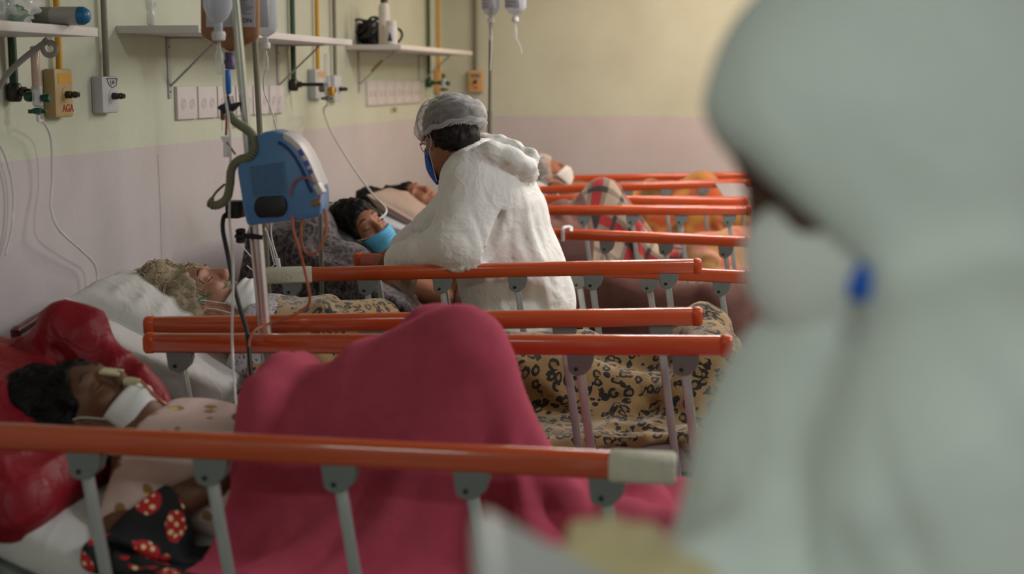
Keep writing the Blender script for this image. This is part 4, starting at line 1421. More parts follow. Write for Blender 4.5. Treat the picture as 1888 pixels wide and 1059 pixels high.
# ---- fourth bed: patient under plaid
hc = F4.px(766, 372, -.08)
kk = F4.px(1112, 345, .02)
P4 = patient(3, 'dark-haired patient lying beyond the blue-masked one, half hidden by the nurse', hc, 22, 30, 'skin_tan',
             [kk + np.array([0, -.07, -.02]), kk + np.array([.02, .09, -.04])], [np.array([kk[0] + .26, -.10, .68]), np.array([kk[0] + .28, .1, .68])], .45, step=.006)
hb = [(P4.H(-.03, 0, .03), (.116, .096, .112)), (P4.H(-.06, .0, .13), (.08, .085, .07)), (P4.H(-.06, -.03, -.05), (.07, .09, .11)), (P4.H(-.06, -.05, .22), (.06, .07, .08))]
hair_mesh('hair', hb, [(P4.H(.100, 0, -.045), (.088, .082, .112))], MT['hair_black'], P4.p, F4, R=P4.R, seed=29)
c, R = lay(3, -.22, -.04, .03, 6)
v, f = pillow(c, R, (.56, .70, .17), 7)
MT['pillow_beige'] = mat('beige_pillow_cotton', (168, 146, 132), .85, var=.06, bump=.2, bs=14)
tag(weld(mesh('pillow', v, f, MT['pillow_beige'], frame=F4)), 'beige pillow behind the blue-masked patient', 'pillow', 'pillows on the beds')
d = drape(.36, 1.72, -.80, .74, .021, 1.22, collider(3, P4.caps), steps=140, seed=31, vlim=rlim(3), slack=1.03)
tag(cloth_obj('blanket', d, MT['plaid'], F4, fold=(.012, 4., 4., 87)), 'red, grey and beige plaid blanket over a raised knee', 'blanket', 'blankets on the beds')
d2 = drape(.10, .66, -.78, .10, .02, 1.05, collider(3, P4.caps, [(np.array([.3, -.22, .80]), np.array([.62, -.2, .78]), .07, .07)]), steps=110, seed=37, vlim=rlim(3), slack=1.08)
d2[0][:, 2] += .012
tag(cloth_obj('blanket', d2, MT['maroon_fleece'], F4), 'dusty brown fleece beside the plaid blanket, right of the nurse', 'blanket', 'blankets on the beds')
d3 = drape(1.08, 1.78, -.66, .60, .022, 1.0, collider(3, P4.caps, [(np.array([1.2, -.2, .70]), np.array([1.5, .1, .70]), .10, .10)]), steps=110, seed=41, vlim=rlim(3), slack=1.10)
d3[0][:, 2] += .02
tag(cloth_obj('blanket', d3, MT['peach'], F4, fold=(.03, 4., 7., 89)), 'orange and peach fleece heaped at the foot of the plaid bed', 'blanket', 'blankets on the beds')

# ---- fifth bed: capped patient
hc = F5.px(1008, 322, -.02)
kk = F5.px(1288, 330, .05)
P5 = patient(4, 'distant patient with grey net cap and white mask by the far wall', hc, 40, 10, 'skin_tan',
             [kk + np.array([0, -.07, -.02]), kk + np.array([.05, .1, -.03])], [np.array([kk[0] + .24, -.1, .70]), np.array([kk[0] + .26, .1, .70])], .60, step=.007, detail=False)
hair_mesh('hair', [(P5.H(-.03, 0, .03), (.106, .086, .104)), (P5.H(-.05, 0, -.04), (.06, .08, .09))], [(P5.H(.100, 0, -.045), (.088, .10, .112))], MT['hair_brown'], P5.p, F5, R=P5.R, seed=43)
hair_mesh('net_cap', [(P5.H(-.03, 0, .045), (.125, .105, .118)), (P5.H(-.08, 0, .02), (.08, .09, .08))], [(P5.H(.100, 0, -.07), (.09, .12, .112))], MT['net'], P5.p, F5, R=P5.R, seed=44, amp=.004)
mask_patch('mask', P5.H, MT['mask_white'], P5.p, F5, zt=-.05, zb=-.14)
c, R = lay(4, -.12, 0, .03)
v, f = pillow(c, R, (.5, .7, .16), 9)
tag(weld(mesh('pillow', v, f, MT['sheet_blue'], frame=F5)), 'pale pillow under the distant capped patient', 'pillow', 'pillows on the beds')
d = drape(.36, 1.72, -.74, .72, .024, 1.20, collider(4, P5.caps), steps=130, seed=47, vlim=rlim(4), slack=1.04)
tag(cloth_obj('blanket', d, MT['tiger'], F5), 'orange and ochre fleece over a raised knee on the farthest bed', 'blanket', 'blankets on the beds')

# ------------------------------------------------------------------ nurse between the second and third beds
def hand(F, wrist, d, n, s=1.0, curl=.6, side=1, r=.0085, spread=.12, k=.006):
    """palm, four unequal bent fingers and a thumb; d along the hand, n out of the back of the hand"""
    d = unit(d); n = unit(np.asarray(n) - d * (np.asarray(n) @ d)); w = np.cross(d, n) * side
    w0 = np.asarray(wrist, float)
    F.cap(w0, w0 + d * .03 * s, .025 * s, .027 * s, .02)
    for q in (-1.5, -.5, .5, 1.5):
        F.cap(w0 + d * .02 * s + w * q * .010 * s, w0 + d * .088 * s + w * q * .0185 * s, .0155 * s, .0125 * s, .014)
    for q, L in ((-1.5, .068), (-.5, .080), (.5, .086), (1.5, .074)):
        p = w0 + d * .085 * s + w * q * .0190 * s; dr = unit(d + w * q * spread * .5); a = 0
        for seg, fr_ in ((0, .45), (1, .32), (2, .26)):
            a += curl * (.55, .75, .5)[seg]
            dd = math.cos(a) * dr - math.sin(a) * n
            p2 = p + dd * L * fr_ * s
            F.cap(p, p2, (r - .0006 * seg) * s, (r - .0006 * (seg + 1)) * s, k); p = p2
    p = w0 + d * .028 * s + w * .026 * s; dd = unit(d * .7 + w * .75 - n * .35)
    for L in (.04, .03, .026):
        p2 = p + dd * L * s; F.cap(p, p2, .0115 * s, .0100 * s, .010); p = p2; dd = unit(dd - n * .22 + d * .3)


N_hc = at(826, 252, 4.74)
N_R = hframe((-.66, .64, -.40), (-.26, .26, .93))
N_S, N_E, N_W = at(872, 338, 4.64), at(842, 452, 4.545), at(742, 480, 4.60)
N_S2, N_E2, N_W2 = at(880, 335, 4.92), at(800, 420, 5.02), at(745, 452, 5.10)
neck = at(868, 300, 4.77); ch = at(918, 400, 4.78); be = at(944, 505, 4.79); pv = at(955, 600, 4.80)
foot = [np.array([-.80, 4.73, .05]), np.array([-.76, 4.90, .05])]
nurse = thing('person', 'nurse in white coverall and bouffant cap leaning over a bed rail', 'person', (-.82, 4.80, 0))
F = Field([(-1.50, -1.40, .012), (-1.40, -.98, .0052), (-.98, -.50, .014)], [(4.35, 4.5, .012), (4.5, 4.9, .0052), (4.9, 5.2, .012)],
          [(0, .80, .02), (.80, 1.02, .0055), (1.02, 1.26, .014), (1.26, 1.56, .0052)])
H = head_prims(F, N_hc, N_R)
F.cap(N_hc - N_R[:, 2] * .05 - N_R[:, 0] * .02, neck, .05, .058, .03)
for a_, r0, c_, r1 in ((neck, .08, ch, .115), (ch, .115, be, .11), (be, .11, pv, .125)): F.cap(a_, c_, r0, r1, .05)
for S, E_, W_ in ((N_S, N_E, N_W), (N_S2, N_E2, N_W2)):
    F.cap(neck, S, .055, .055, .04); F.cap(S, E_, .048, .04, .03); F.cap(E_, W_, .038, .027, .02)
for q, s in enumerate((-1, 1)):
    hip = pv + np.array([.0, s * .08, 0]); kn_ = (hip + foot[q]) / 2 + np.array([-.03, 0, 0])
    F.cap(hip, kn_, .085, .055, .04); F.cap(kn_, foot[q], .052, .036, .03); F.cap(foot[q], foot[q] + np.array([-.17, 0, -.01]), .036, .028, .02)
hd = unit(at(752, 545, 4.66) - N_W)
hand(F, N_W + hd * .015, hd, (-.7, -.5, .2), curl=.35, side=1)
hand(F, N_W2, (-.8, .3, -.4), (0, 0, 1), curl=.4, side=-1)
v, f = F.nets(); mesh('body', v, f, MT['skin_tan'], nurse)
face_marks(H, nurse, None, 'hair_brown')
# coverall
F = Field([(-1.40, -.48, .0085)], [(4.38, 5.22, .0085)], [(.05, .66, .02), (.66, 1.46, .0085)])
F.cap(neck + np.array([.02, 0, -.02]), at(893, 345, 4.78), .075, .135, .05)
F.cap(at(893, 345, 4.78), ch, .135, .158, .06); F.cap(ch, be, .158, .17, .06); F.cap(be, pv, .17, .178, .06)
F.cap(be + np.array([.0, 0, .0]), at(975, 560, 4.80), .16, .155, .06)
for q, s in enumerate((-1, 1)):
    hip = pv + np.array([.01, s * .07, 0]); F.cap(hip, foot[q] + np.array([.0, 0, .12]), .135, .095, .06)
    F.cap(foot[q] + np.array([0, 0, .04]), foot[q] + np.array([-.15, 0, .02]), .06, .045, .03)
F.cap(neck + np.array([.03, -.03, -.03]), N_S, .10, .098, .06); F.cap(N_S, N_E, .104, .088, .045); F.cap(N_E, N_W, .082, .062, .04)
F.cap(N_E + np.array([.05, .02, -.01]), N_S + np.array([.08, .03, -.05]), .07, .09, .06)
F.cap(N_W + (N_E - N_W) * .35, N_W + hd * .012, .068, .046, .03)
F.cap(neck + np.array([.03, .06, -.03]), N_S2, .08, .085, .06); F.cap(N_S2, N_E2, .085, .07, .04); F.cap(N_E2, N_W2, .068, .05, .03)
# long pleats of the loose back, and the hollow between arm and trunk
for pl in (((922, 345, 4.634), (955, 470, 4.634), (985, 600, 4.648)), ((957, 352, 4.652), (992, 480, 4.664), (1008, 600, 4.666)), ((897, 385, 4.628), (903, 470, 4.628), (897, 580, 4.636)), ((985, 400, 4.71), (1012, 500, 4.70), (1026, 600, 4.72))):
    pp = [at(*q) for q in pl]
    F.cap(pp[0], pp[1], .012, .018, .02); F.cap(pp[1], pp[2], .018, .022, .02)
F.cap(at(921, 392, 4.585), at(896, 468, 4.535), .012, .024, .025, 'sub')
# hood lying folded on the back
Rh = np.stack([unit((.92, .05, -.36)), np.array([0, 1.0, 0]), unit((.36, 0, .92))], 1)
F.ell(at(925, 300, 4.76), (.125, .15, .040), Rh, .03)
roll = [at(846, 318, 4.62), at(868, 292, 4.60), at(905, 280, 4.60), at(945, 290, 4.62), at(972, 308, 4.66), at(978, 318, 4.74)]
F.chain(roll, [.022, .028, .034, .036, .034, .03], .02)
roll = [at(866, 272, 4.86), at(893, 262, 4.84), at(920, 262, 4.80), at(950, 276, 4.78), at(980, 286, 4.74)]
F.chain(roll, [.024, .03, .026, .028, .024], .014)
F.ell(at(932, 270, 4.74), (.05, .05, .022), Rh, .01, 'sub')
F.cap(at(984, 290, 4.72), at(974, 322, 4.70), .024, .022, .015)
F.cap(neck + np.array([-.01, 0, .035]), N_hc - N_R[:, 2] * .02, .068, .075, .006, 'sub')
F.cap(N_W + hd * .03, N_W + hd * .12, .040, .040, .006, 'sub')
v, f = F.nets(); n = outward(v, f)
ax_ = unit(pv - neck)
q = v - neck; al = q @ ax_; qq = q - al[:, None] * ax_
w = np.clip((al - .05) / .2, 0, 1)
def crease(P, sd, pw=4):
    return (1 - np.abs(noise(P, sd))) ** pw - .35
wob = .35 * np.stack([noise(v * 5, 5), noise(v * 5, 6), noise(v * 5, 7)], 1)
fold = .0045 * crease(np.concatenate([qq[:, :2] * 15, (al * 1.3)[:, None]], 1) + wob * .5, 51) * w
fold += .003 * crease(v * np.array([5., 5., 6.]) + wob, 53)
fold += .0022 * crease(v * np.array([15., 15., 9.]) + wob, 57)
armw = np.exp(-np.minimum(np.linalg.norm(v - N_E, axis=1), np.linalg.norm(v - (N_E + N_W) / 2, axis=1)) ** 2 / .012)
fold += .006 * armw * crease(v * np.array([13., 6., 5.]) + wob, 59)
hoodw = np.exp(-np.linalg.norm((v - at(945, 285, 4.74)) / np.array([1.2, 1.2, .8]), axis=1) ** 2 / .016)
fold += .016 * hoodw * crease(v * np.array([10., 5., 12.]) + wob, 61)
v = v + n * fold[:, None]
mesh('coverall', v, f, MT['coverall'], nurse)
hb = [(H(-.03, 0, .03), (.108, .088, .102)), (H(-.062, 0, -.03), (.055, .07, .05))]
hair_mesh('hair', hb, [(H(.10, 0, -.055), (.10, .12, .115))], MT['hair_brown'], nurse, None, R=N_R, seed=63)
hair_mesh('bouffant_cap', [(H(-.028, 0, .045), (.122, .112, .088)), (H(-.115, 0, .028), (.072, .085, .055)), (H(.05, 0, .045), (.062, .085, .045))], [], MT['net'], nurse, None, R=N_R, seed=65, amp=.005, sc=(30, 30, 60), planes=[(H(0, 0, .006), N_R @ np.array([.10, 0, -1]))])
B().tube([H(-.03 + .123 * math.cos(a) * (1.12 if math.cos(a) < 0 else 1), .104 * math.sin(a), .008 + .012 * math.cos(a) + .004 * math.sin(11 * a)) for a in np.linspace(0, 2 * PI, 70)], .008, 7).make('cap_rim', MT['net'], nurse)
B().tube(spline([H(.005, .108, .01), H(.0, .106, .07), H(-.01, .06, .125), H(-.015, -.02, .136)], 8), .0028, 6).make('cap_seam', MT['mask_white'], nurse)
mask_patch('respirator', H, MT['mask_royal'], nurse, None, zt=-.028, zb=-.140, bulge=.034, ry=.066, pleat=0., strapm=MT['mask_white'])
g = B()
for s in (-1, 1):
    g.tube(spline([H(.105, s * .008, .006), H(.108, s * .034, .016), H(.085, s * .062, .006), H(-.005, s * .082, .008)], 6), .0016, 6)
    a_ = np.linspace(0, 2 * PI, 17); g.tube([H(.104 - .016 * abs(math.cos(x)), s * (.034 + .025 * math.cos(x)), -.002 + .018 * math.sin(x)) for x in a_], .0014, 5)
g.make('glasses', MT['brass_dark'], nurse)
F = Field([(-1.45, -1.10, .0042)], [(4.50, 4.80, .0042)], [(.78, 1.04, .0042)])
hand(F, N_W + hd * .015, hd, (-.7, -.5, .2), s=1.10, curl=.33, side=1, r=.0105, k=.012)
F.cap(N_W - hd * .01, N_W + hd * .06, .046, .044, .03)
v, f = F.nets(); n = outward(v, f); v = v + n * (.003 * (ridge(v * 45, 67) - .4))[:, None]
mesh('vinyl_glove', v, f, MT['glove_clear'], nurse)

# ------------------------------------------------------------------ health worker in the foreground
rr, gg, zz = np.array([math.cos(YAW), math.sin(YAW), 0]), np.array([-math.sin(YAW), math.cos(YAW), 0]), np.array([0, 0, 1.0])
K_hc = at(1690, 282, 1.05)
K_R = hframe(-.885 * rr + .10 * gg - .45 * zz, -.44 * rr + .04 * gg + .9 * zz)
K_h0, K_r0 = K_hc, K_R
K_hc = at(1588, 232, 1.05)
K_R = hframe(-.82 * rr + .08 * gg - .54 * zz, -.54 * rr + .04 * gg + .84 * zz)
worker = thing('person', 'blurred health worker in hooded coverall and white respirator, close foreground', 'person', (.22, 1.1, 0))
k_neck = at(1735, 660, 1.07); k_ch = at(1690, 860, 1.07); k_be = at(1720, 1250, 1.05); k_pv = at(1790, 1900, 1.05)
S1, E1, W1 = at(1850, 830, .90), at(1800, 1420, .88), at(1350, 1105, .92)
S2, E2, W2 = at(1740, 800, 1.26), at(1640, 1330, 1.26), at(1300, 1120, 1.10)
feet = [np.array([k_pv[0] - .0, 1.0, .05]), np.array([k_pv[0] + .02, 1.2, .05])]
F = Field([(-.3, -.10, .012), (-.10, .26, .0062), (.26, .62, .014)], [(.6, .9, .012), (.9, 1.2, .0062), (1.2, 1.5, .014)], [(0, 1.0, .03), (1.0, 1.36, .014), (1.36, 1.78, .0062)])
KH = head_prims(F, K_hc, K_R, s=.95)
F.cap(K_hc - K_R[:, 2] * .05 - K_R[:, 0] * .015, k_neck, .054, .062, .03)
for a_, r0, c_, r1 in ((k_neck, .07, k_ch, .11), (k_ch, .11, k_be, .11), (k_be, .11, k_pv, .12)): F.cap(a_, c_, r0, r1, .05)
for S, E_, W_ in ((S1, E1, W1), (S2, E2, W2)):
    F.cap(k_neck, S, .06, .06, .04); F.cap(S, E_, .05, .042, .03); F.cap(E_, W_, .04, .028, .02)
for q, s in enumerate((-1, 1)):
    hip = k_pv + np.array([0, s * .09, 0]); kn_ = (hip + feet[q]) / 2
    F.cap(hip, kn_, .085, .055, .04); F.cap(kn_, feet[q], .052, .036, .03); F.cap(feet[q], feet[q] - rr * .16, .036, .028, .02)
v, f = F.nets(); mesh('body', v, f, MT['skin_deep'], worker)
face_marks(KH, worker, None, 'hair_black')
F = Field([(-.30, .66, .0095)], [(.66, 1.46, .0095)], [(.02, .95, .025), (.95, 1.80, .0095)])
F.ell(K_h0 + K_r0 @ np.array([-.028, 0, .012]), (.158, .124, .150), K_r0, .03)
F.ell(K_h0 + K_r0 @ np.array([.040, 0, .060]), (.085, .098, .078), K_r0, .05)
F.cap(K_h0 + K_r0 @ np.array([-.055, 0, -.05]), k_neck + np.array([.03, 0, -.01]), .118, .135, .06)
# opening of the hood: below the line from the brow to the throat
pa, pb = at(1322, 248, 1.0), at(1745, 645, 1.0)
nn = unit(np.cross(unit(pb - pa), unit(gg - .05 * rr)))
if nn @ (-zz) < 0: nn = -nn
F.half(pa, nn, .008)
F.ell(K_h0 + K_r0 @ np.array([-.012, 0, -.06]), (.112, .098, .12), K_r0, .012, 'sub')
F.cap(at(1790, 800, 1.07), k_ch + np.array([.02, 0, .0]), .085, .155, .05); F.cap(k_ch, k_be, .155, .175, .06); F.cap(k_be, k_pv, .175, .17, .06)
F.cap(at(1590, 815, 1.06), at(1510, 930, 1.06), .058, .085, .05); F.cap(at(1640, 745, 1.06), at(1800, 740, 1.1), .04, .08, .04)
for S, E_, W_ in ((S1, E1, W1), (S2, E2, W2)):
    F.cap(at(1830, 800, 1.07), S, .085, .095, .06); F.cap(S, E_, .095, .075, .05); F.cap(E_, W_, .072, .050, .04)
F.ell(at(1668, 622, .98), (.042, .09, .014), np.stack([rr, gg, zz], 1), .008, 'sub')
for q, s in enumerate((-1, 1)):
    hip = k_pv + np.array([0, s * .08, 0]); F.cap(hip, feet[q] + np.array([0, 0, .1]), .13, .09, .05)
    F.cap(feet[q] + np.array([0, 0, .02]), feet[q] - rr * .15 + np.array([0, 0, .02]), .06, .045, .03)
v, f = F.nets(); n = outward(v, f)
wob = .4 * np.stack([noise(v * 4, 5), noise(v * 4, 6), noise(v * 4, 7)], 1)
fold = .016 * crease(np.stack([v @ (rr * 7 + zz * 6), v @ gg * 4, v @ (zz * 4 - rr * 5) * .25], 1) + wob, 71, 3)
fold += .006 * crease(v * np.array([6., 6., 5.]) + wob, 73, 3)
fold *= np.clip((np.linalg.norm(v - K_h0, axis=1) - .10) / .2, .15, 1)
v = smooth_mesh(v + n * fold[:, None], f, 4)
mesh('hooded_coverall', v, f, MT['coverall_near'], worker)
F = Field(*[[(K_hc[q] - .2, K_hc[q] + .2, .006)] for q in range(3)])
F.ell(KH(.050, 0, -.084), (.078, .072, .068), K_R, .02); F.ell(KH(.094, 0, -.066), (.036, .034, .046), K_R, .03); F.ell(KH(.015, 0, -.115), (.080, .066, .050), K_R, .03)
F.half(KH(-.004, 0, -.05), K_R @ np.array([-1, 0, -.25]), .008)
v, f = F.nets(); mesh('respirator', v, f, MT['mask_white'], worker)
F = Field(*[[(K_hc[q] - .25, K_hc[q] + .25, .006)] for q in range(3)])
F.ell(at(1612, 508, .965), (.013, .010, .026), hframe(.7 * rr - .7 * zz, -.7 * rr - .7 * zz), .01); F.cap(at(1612, 508, .97), KH(-.02, .06, -.03), .009, .009, .01)
v, f = F.nets(); mesh('cap_tie', v, f, MT['mask_royal'], worker)
# gloves holding a pale tablet case
wd = unit(W1 - E1)
for nm, W_, dd, nrm, sd in (('glove', W1, -.97 * rr + .04 * zz + .1 * gg, .85 * zz - .45 * gg, 1), ('glove', W2, -.9 * rr + .25 * zz - .25 * gg, -.2 * gg + .9 * zz, -1)):
    F = Field(*[[(W_[q] - .24, W_[q] + .16, .006)] for q in range(3)])
    hand(F, W_, dd, nrm, s=1.12, curl=.85, side=sd, r=.010, k=.008)
    F.cap(W_ - unit(dd) * .008, W_, .036, .034, .02)
    v, f = F.nets(); mesh(nm, v, f, MT['glove'], worker)
t0 = at(878, 950, .84); e1 = unit(.80 * rr - .48 * zz + .1 * gg); e2 = unit(.10 * rr + .02 * zz + .97 * gg); e2 = unit(e2 - e1 * (e2 @ e1)); e3 = np.cross(e1, e2)
RT = np.stack([e1, e2, e3], 1)
tb = thing('clipboard', 'pale board held low by the foreground health worker', 'clipboard', t0)
B().box(t0 + e1 * .11 - e2 * .075, (.22, .15, .016), RT, bev=.006).make('shell', mat('pale_tablet_shell', (196, 200, 200), .4, var=.03), tb)
B().box(t0 + e1 * .11 - e2 * .075 + e3 * .0085, (.20, .13, .002), RT).make('paper_sheet', mat('pale_form_paper', (206, 208, 208), .8), tb, smooth=False)

# ------------------------------------------------------------------ feeding pump on its leaning stand
YP = 3.30
top, mid = at(428, -60, YP), at(488, 610, 3.335)
dirp = unit(mid - top); bot = top + dirp * ((top[2] - .10) / -dirp[2])
stand = thing('drip_stand', 'shiny leaning steel drip stand carrying the blue feeding pump', 'drip stand', (bot[0], bot[1], 0))
B().tube([top + (mid - top) * .62, bot], .0165, 16).make('lower_pole', MT['steel'], stand)
B().tube([top, top + (mid - top) * .66], .0115, 14).make('upper_pole', MT['steel'], stand)
up_ = top + np.array([0, 0, .05])
hk = B()
for s in (-1, 1): hk.tube(spline([up_, up_ + [s * .05, 0, .01], up_ + [s * .08, 0, -.01], up_ + [s * .09, 0, .02]], 5), .004, 8)
hk.make('hook', MT['steel'], stand)
B().lathe(bot - [0, 0, .06], [(.03, 0), (.03, .06), (.02, .08)], n=16).make('hub', MT['dull_steel'], stand)
for k in range(5):
    a_ = 2 * PI * k / 5 + .3; e_ = bot + np.array([.24 * math.cos(a_), .24 * math.sin(a_), -.03])
    o = B().tube([bot - [0, 0, .03], e_], .011, 8).make('foot', MT['dull_steel'], stand)
    B().lathe(e_ + [0, -.012, -.042], [(.015, 0), (.027, .003), (.027, .021), (.015, .024)], (0, 1, 0), 12).make('caster', MT['rubber'], o)
kb = at(447, 435, YP)
o = B().tube([at(484, 438, YP + .01), kb], .006, 8).make('clamp_screw', MT['bolt'], stand)
b = B().lathe(kb + [.006, -.0, 0], [(.008, 0), (.013, .004), (.013, .016), (.008, .02)], (-1, 0, 0), 12)
for k in range(6): b.lathe(kb + [.004, .013 * math.cos(k * PI / 3), .013 * math.sin(k * PI / 3)], [(.006, 0), (.007, .004), (.007, .014), (.004, .018)], (-1, 0, 0), 10)
b.make('star_knob', MT['black'], o)

pump = thing('feeding_pump', 'blue feeding pump with black oval door, clamped to the leaning stand', 'feeding pump', at(515, 416, YP))
YP0 = 3.19
prof = [(473, 248), (490, 243), (505, 242), (521, 247), (537, 257), (552, 273), (564, 292), (573, 310), (580, 328), (588, 344), (592, 358), (593, 380), (590, 396), (585, 402), (455, 417), (449, 390), (443, 352), (438, 322), (437, 306), (443, 300), (464, 291), (472, 283), (475, 272)]
pts = [at(x, y, YP0) for x, y in prof]
D = np.array([-.028, .15, 0])
body = B().prism(pts, D).make('housing', MT['pump_blue'], pump, bevel=.008)
inner = [(519, 257), (533, 266), (546, 280), (557, 298), (566, 316), (573, 334), (581, 350)]
outer = [(588, 347), (579, 326), (571, 306), (561, 286), (548, 267), (533, 253), (517, 245)]
for s_ in range(1):
    B().prism([at(x + 3, y, YP0 - .004) for x, y in inner] + [at(x + 4, y - 1, YP0 - .004) for x, y in outer], D * .98).make('front_panel', MT['white_plastic'], pump, bevel=.003)
rim = [at(x - 6, y + 5, YP0 - .002) for x, y in inner]
B().tube(spline(rim, 4), .004, 6).make('trim_groove', mat('deep_blue_trim', (36, 62, 130), .35), body)
for (x, y, w_) in ((553, 283, .016), (563, 303, .013), (570, 318, .011)):
    c = at(x, y, YP0 - .004); B().box(c + [.003, .0, .002], (.012, .004, w_), rot_u(.45), bev=.001).make('button', mat('violet_button', (92, 96, 190), .4), pump)
ov = [at(500 + (22 if math.cos(a) > 0 else -10) - 6 + 14 * math.cos(a), 382 + 19.5 * math.sin(a) - (2 if math.cos(a) > 0 else -0), YP0 - .002) for a in np.linspace(0, 2 * PI, 36, endpoint=False)]
B().prism(ov, np.array([0, -.009, 0])).make('oval_door', MT['black'], pump, bevel=.003)
lb = [at(x, y, YP0 - .0012) for x, y in ((457, 307), (525, 297), (530, 360), (465, 366))]
lab = B().prism(lb, np.array([0, .001, 0])).make('data_plate', mat('data_plate_grey_blue', (84, 124, 168), .5), pump, smooth=False)
rnd = random.Random(5)
pr = B()
for k in range(15):
    t_ = (k + .8) / 16.5
    pl, pr_ = lb[0] + (lb[3] - lb[0]) * t_, lb[1] + (lb[2] - lb[1]) * t_
    x0 = .06
    while x0 < .9:
        ln = rnd.uniform(.04, .16); x1 = min(.94, x0 + ln)
        a_, c_ = pl + (pr_ - pl) * x0, pl + (pr_ - pl) * x1
        pr.tube([a_ - [0, .0004, 0], c_ - [0, .0004, 0]], .0007, 4); x0 = x1 + rnd.uniform(.015, .03)
pr.make('print_lines', mat('faint_print', (66, 92, 126), .8), lab)
B().box(at(434, 386, YP + .0), (.034, .05, .042), bev=.003).make('pole_clamp', MT['black'], pump)
wc = at(590, 348, YP0 - .004)
B().box(wc, (.016, .03, .026), rot_u(.5), bev=.004).make('latch', MT['white_plastic'], pump)
B().lathe(at(574, 376, YP0 - .008), [(.005, 0), (.007, .004), (.007, .02), (.004, .026)], (1, -.2, .25), 12).make('line_connector', mat('brass_connector', (150, 120, 70), .4), pump)
B().tube(spline([at(535, 362, YP0 - .01), at(537, 348, YP0 - .014), at(545, 333, YP0 - .016), at(562, 328, YP0 - .016), at(580, 336, YP0 - .016), at(589, 352, YP0 - .014), at(588, 368, YP0 - .012), at(580, 376, YP0 - .01)], 8), .0026, 8).make('rotor_line', mat('pink_line', (164, 96, 88), .25), pump)


def line(name, label, pts, r, m, cat='tube', n=8, group=None):
    return tag(B().tube(spline(pts, n), r, 8).make(name, m), label, cat, group)


line('feeding_tube', 'amber feeding tube looping below the blue pump to the rail', [at(539, 398, YP0 - .006), at(541, 425, YP0 - .01), at(552, 460, YP0 - .01), at(562, 500, 3.20), at(571, 545, 3.22), at(566, 566, 3.24), at(540, 582, 3.23), at(500, 596, 3.22), at(468, 612, 3.18), at(458, 650, 3.16), at(462, 740, 3.14), at(470, 800, 3.1)], .0034, MT['feed'])
line('feeding_tube', 'amber tube loop hanging from the right side of the pump', [at(557, 405, YP0 + .01), at(555, 430, YP0), at(558, 455, YP0), at(570, 469, YP0), at(585, 465, YP0), at(596, 445, YP0), at(602, 415, YP0), at(598, 385, YP0 + .0)], .0034, MT['feed'])
# spiral cord
cp = spline([at(424, 212, 3.27), at(436, 226, 3.25), at(462, 245, 3.22), at(471, 268, 3.20), at(462, 288, 3.19), at(440, 296, 3.2), at(427, 312, 3.2), at(424, 340, 3.2), at(418, 366, 3.2), at(402, 378, 3.2), at(389, 376, 3.2), at(396, 358, 3.22), at(414, 340, 3.26)], 14)
coil = []
T = np.gradient(cp, axis=0); s_len = np.concatenate([[0], np.cumsum(np.linalg.norm(np.diff(cp, axis=0), axis=1))])
m_ = 1100; ss = np.linspace(0, s_len[-1], m_)
cpi = np.stack([np.interp(ss, s_len, cp[:, q]) for q in range(3)], 1); Ti = np.gradient(cpi, axis=0); Ti /= np.linalg.norm(Ti, axis=1)[:, None]
n1 = np.cross(Ti, (0, 1, 0)); n1 /= np.linalg.norm(n1, axis=1)[:, None] + 1e-9; n2 = np.cross(Ti, n1)
rad = .0082 * np.clip((s_len[-1] * .87 - ss) / .02, .02, 1)
ph = ss / .0052 * 2 * PI
coil = cpi + n1 * (rad * np.cos(ph))[:, None] + n2 * (rad * np.sin(ph))[:, None]
tag(B().tube(coil, .0030, 6).make('spiral_cord', MT['cord']), 'grey-green spiral cord hung around the leaning stand', 'cord')
line('power_cable', 'black power cable hanging from the pump clamp to the rail', [at(424, 392, 3.27), at(413, 400, 3.25), at(411, 425, 3.24), at(420, 470, 3.23), at(430, 520, 3.22), at(443, 570, 3.2), at(456, 615, 3.18), at(462, 680, 3.14), at(470, 740, 3.1)], .0055, MT['rubber'], 'cable')
line('drip_line', 'long pale drip line falling in front of the elderly patient', [at(412, 118, 3.20), at(414, 170, 3.2), at(422, 225, 3.2), at(425, 300, 3.2), at(423, 400, 3.2), at(428, 460, 3.2), at(430, 520, 3.2), at(428, 620, 3.18), at(432, 700, 3.1), at(438, 790, 3.0)], .0034, MT['tube_clear'])

# ---- bottles and bags on the stand
MT['saline'] = clear('saline_bottle_plastic', (206, 210, 220), .5, .25)


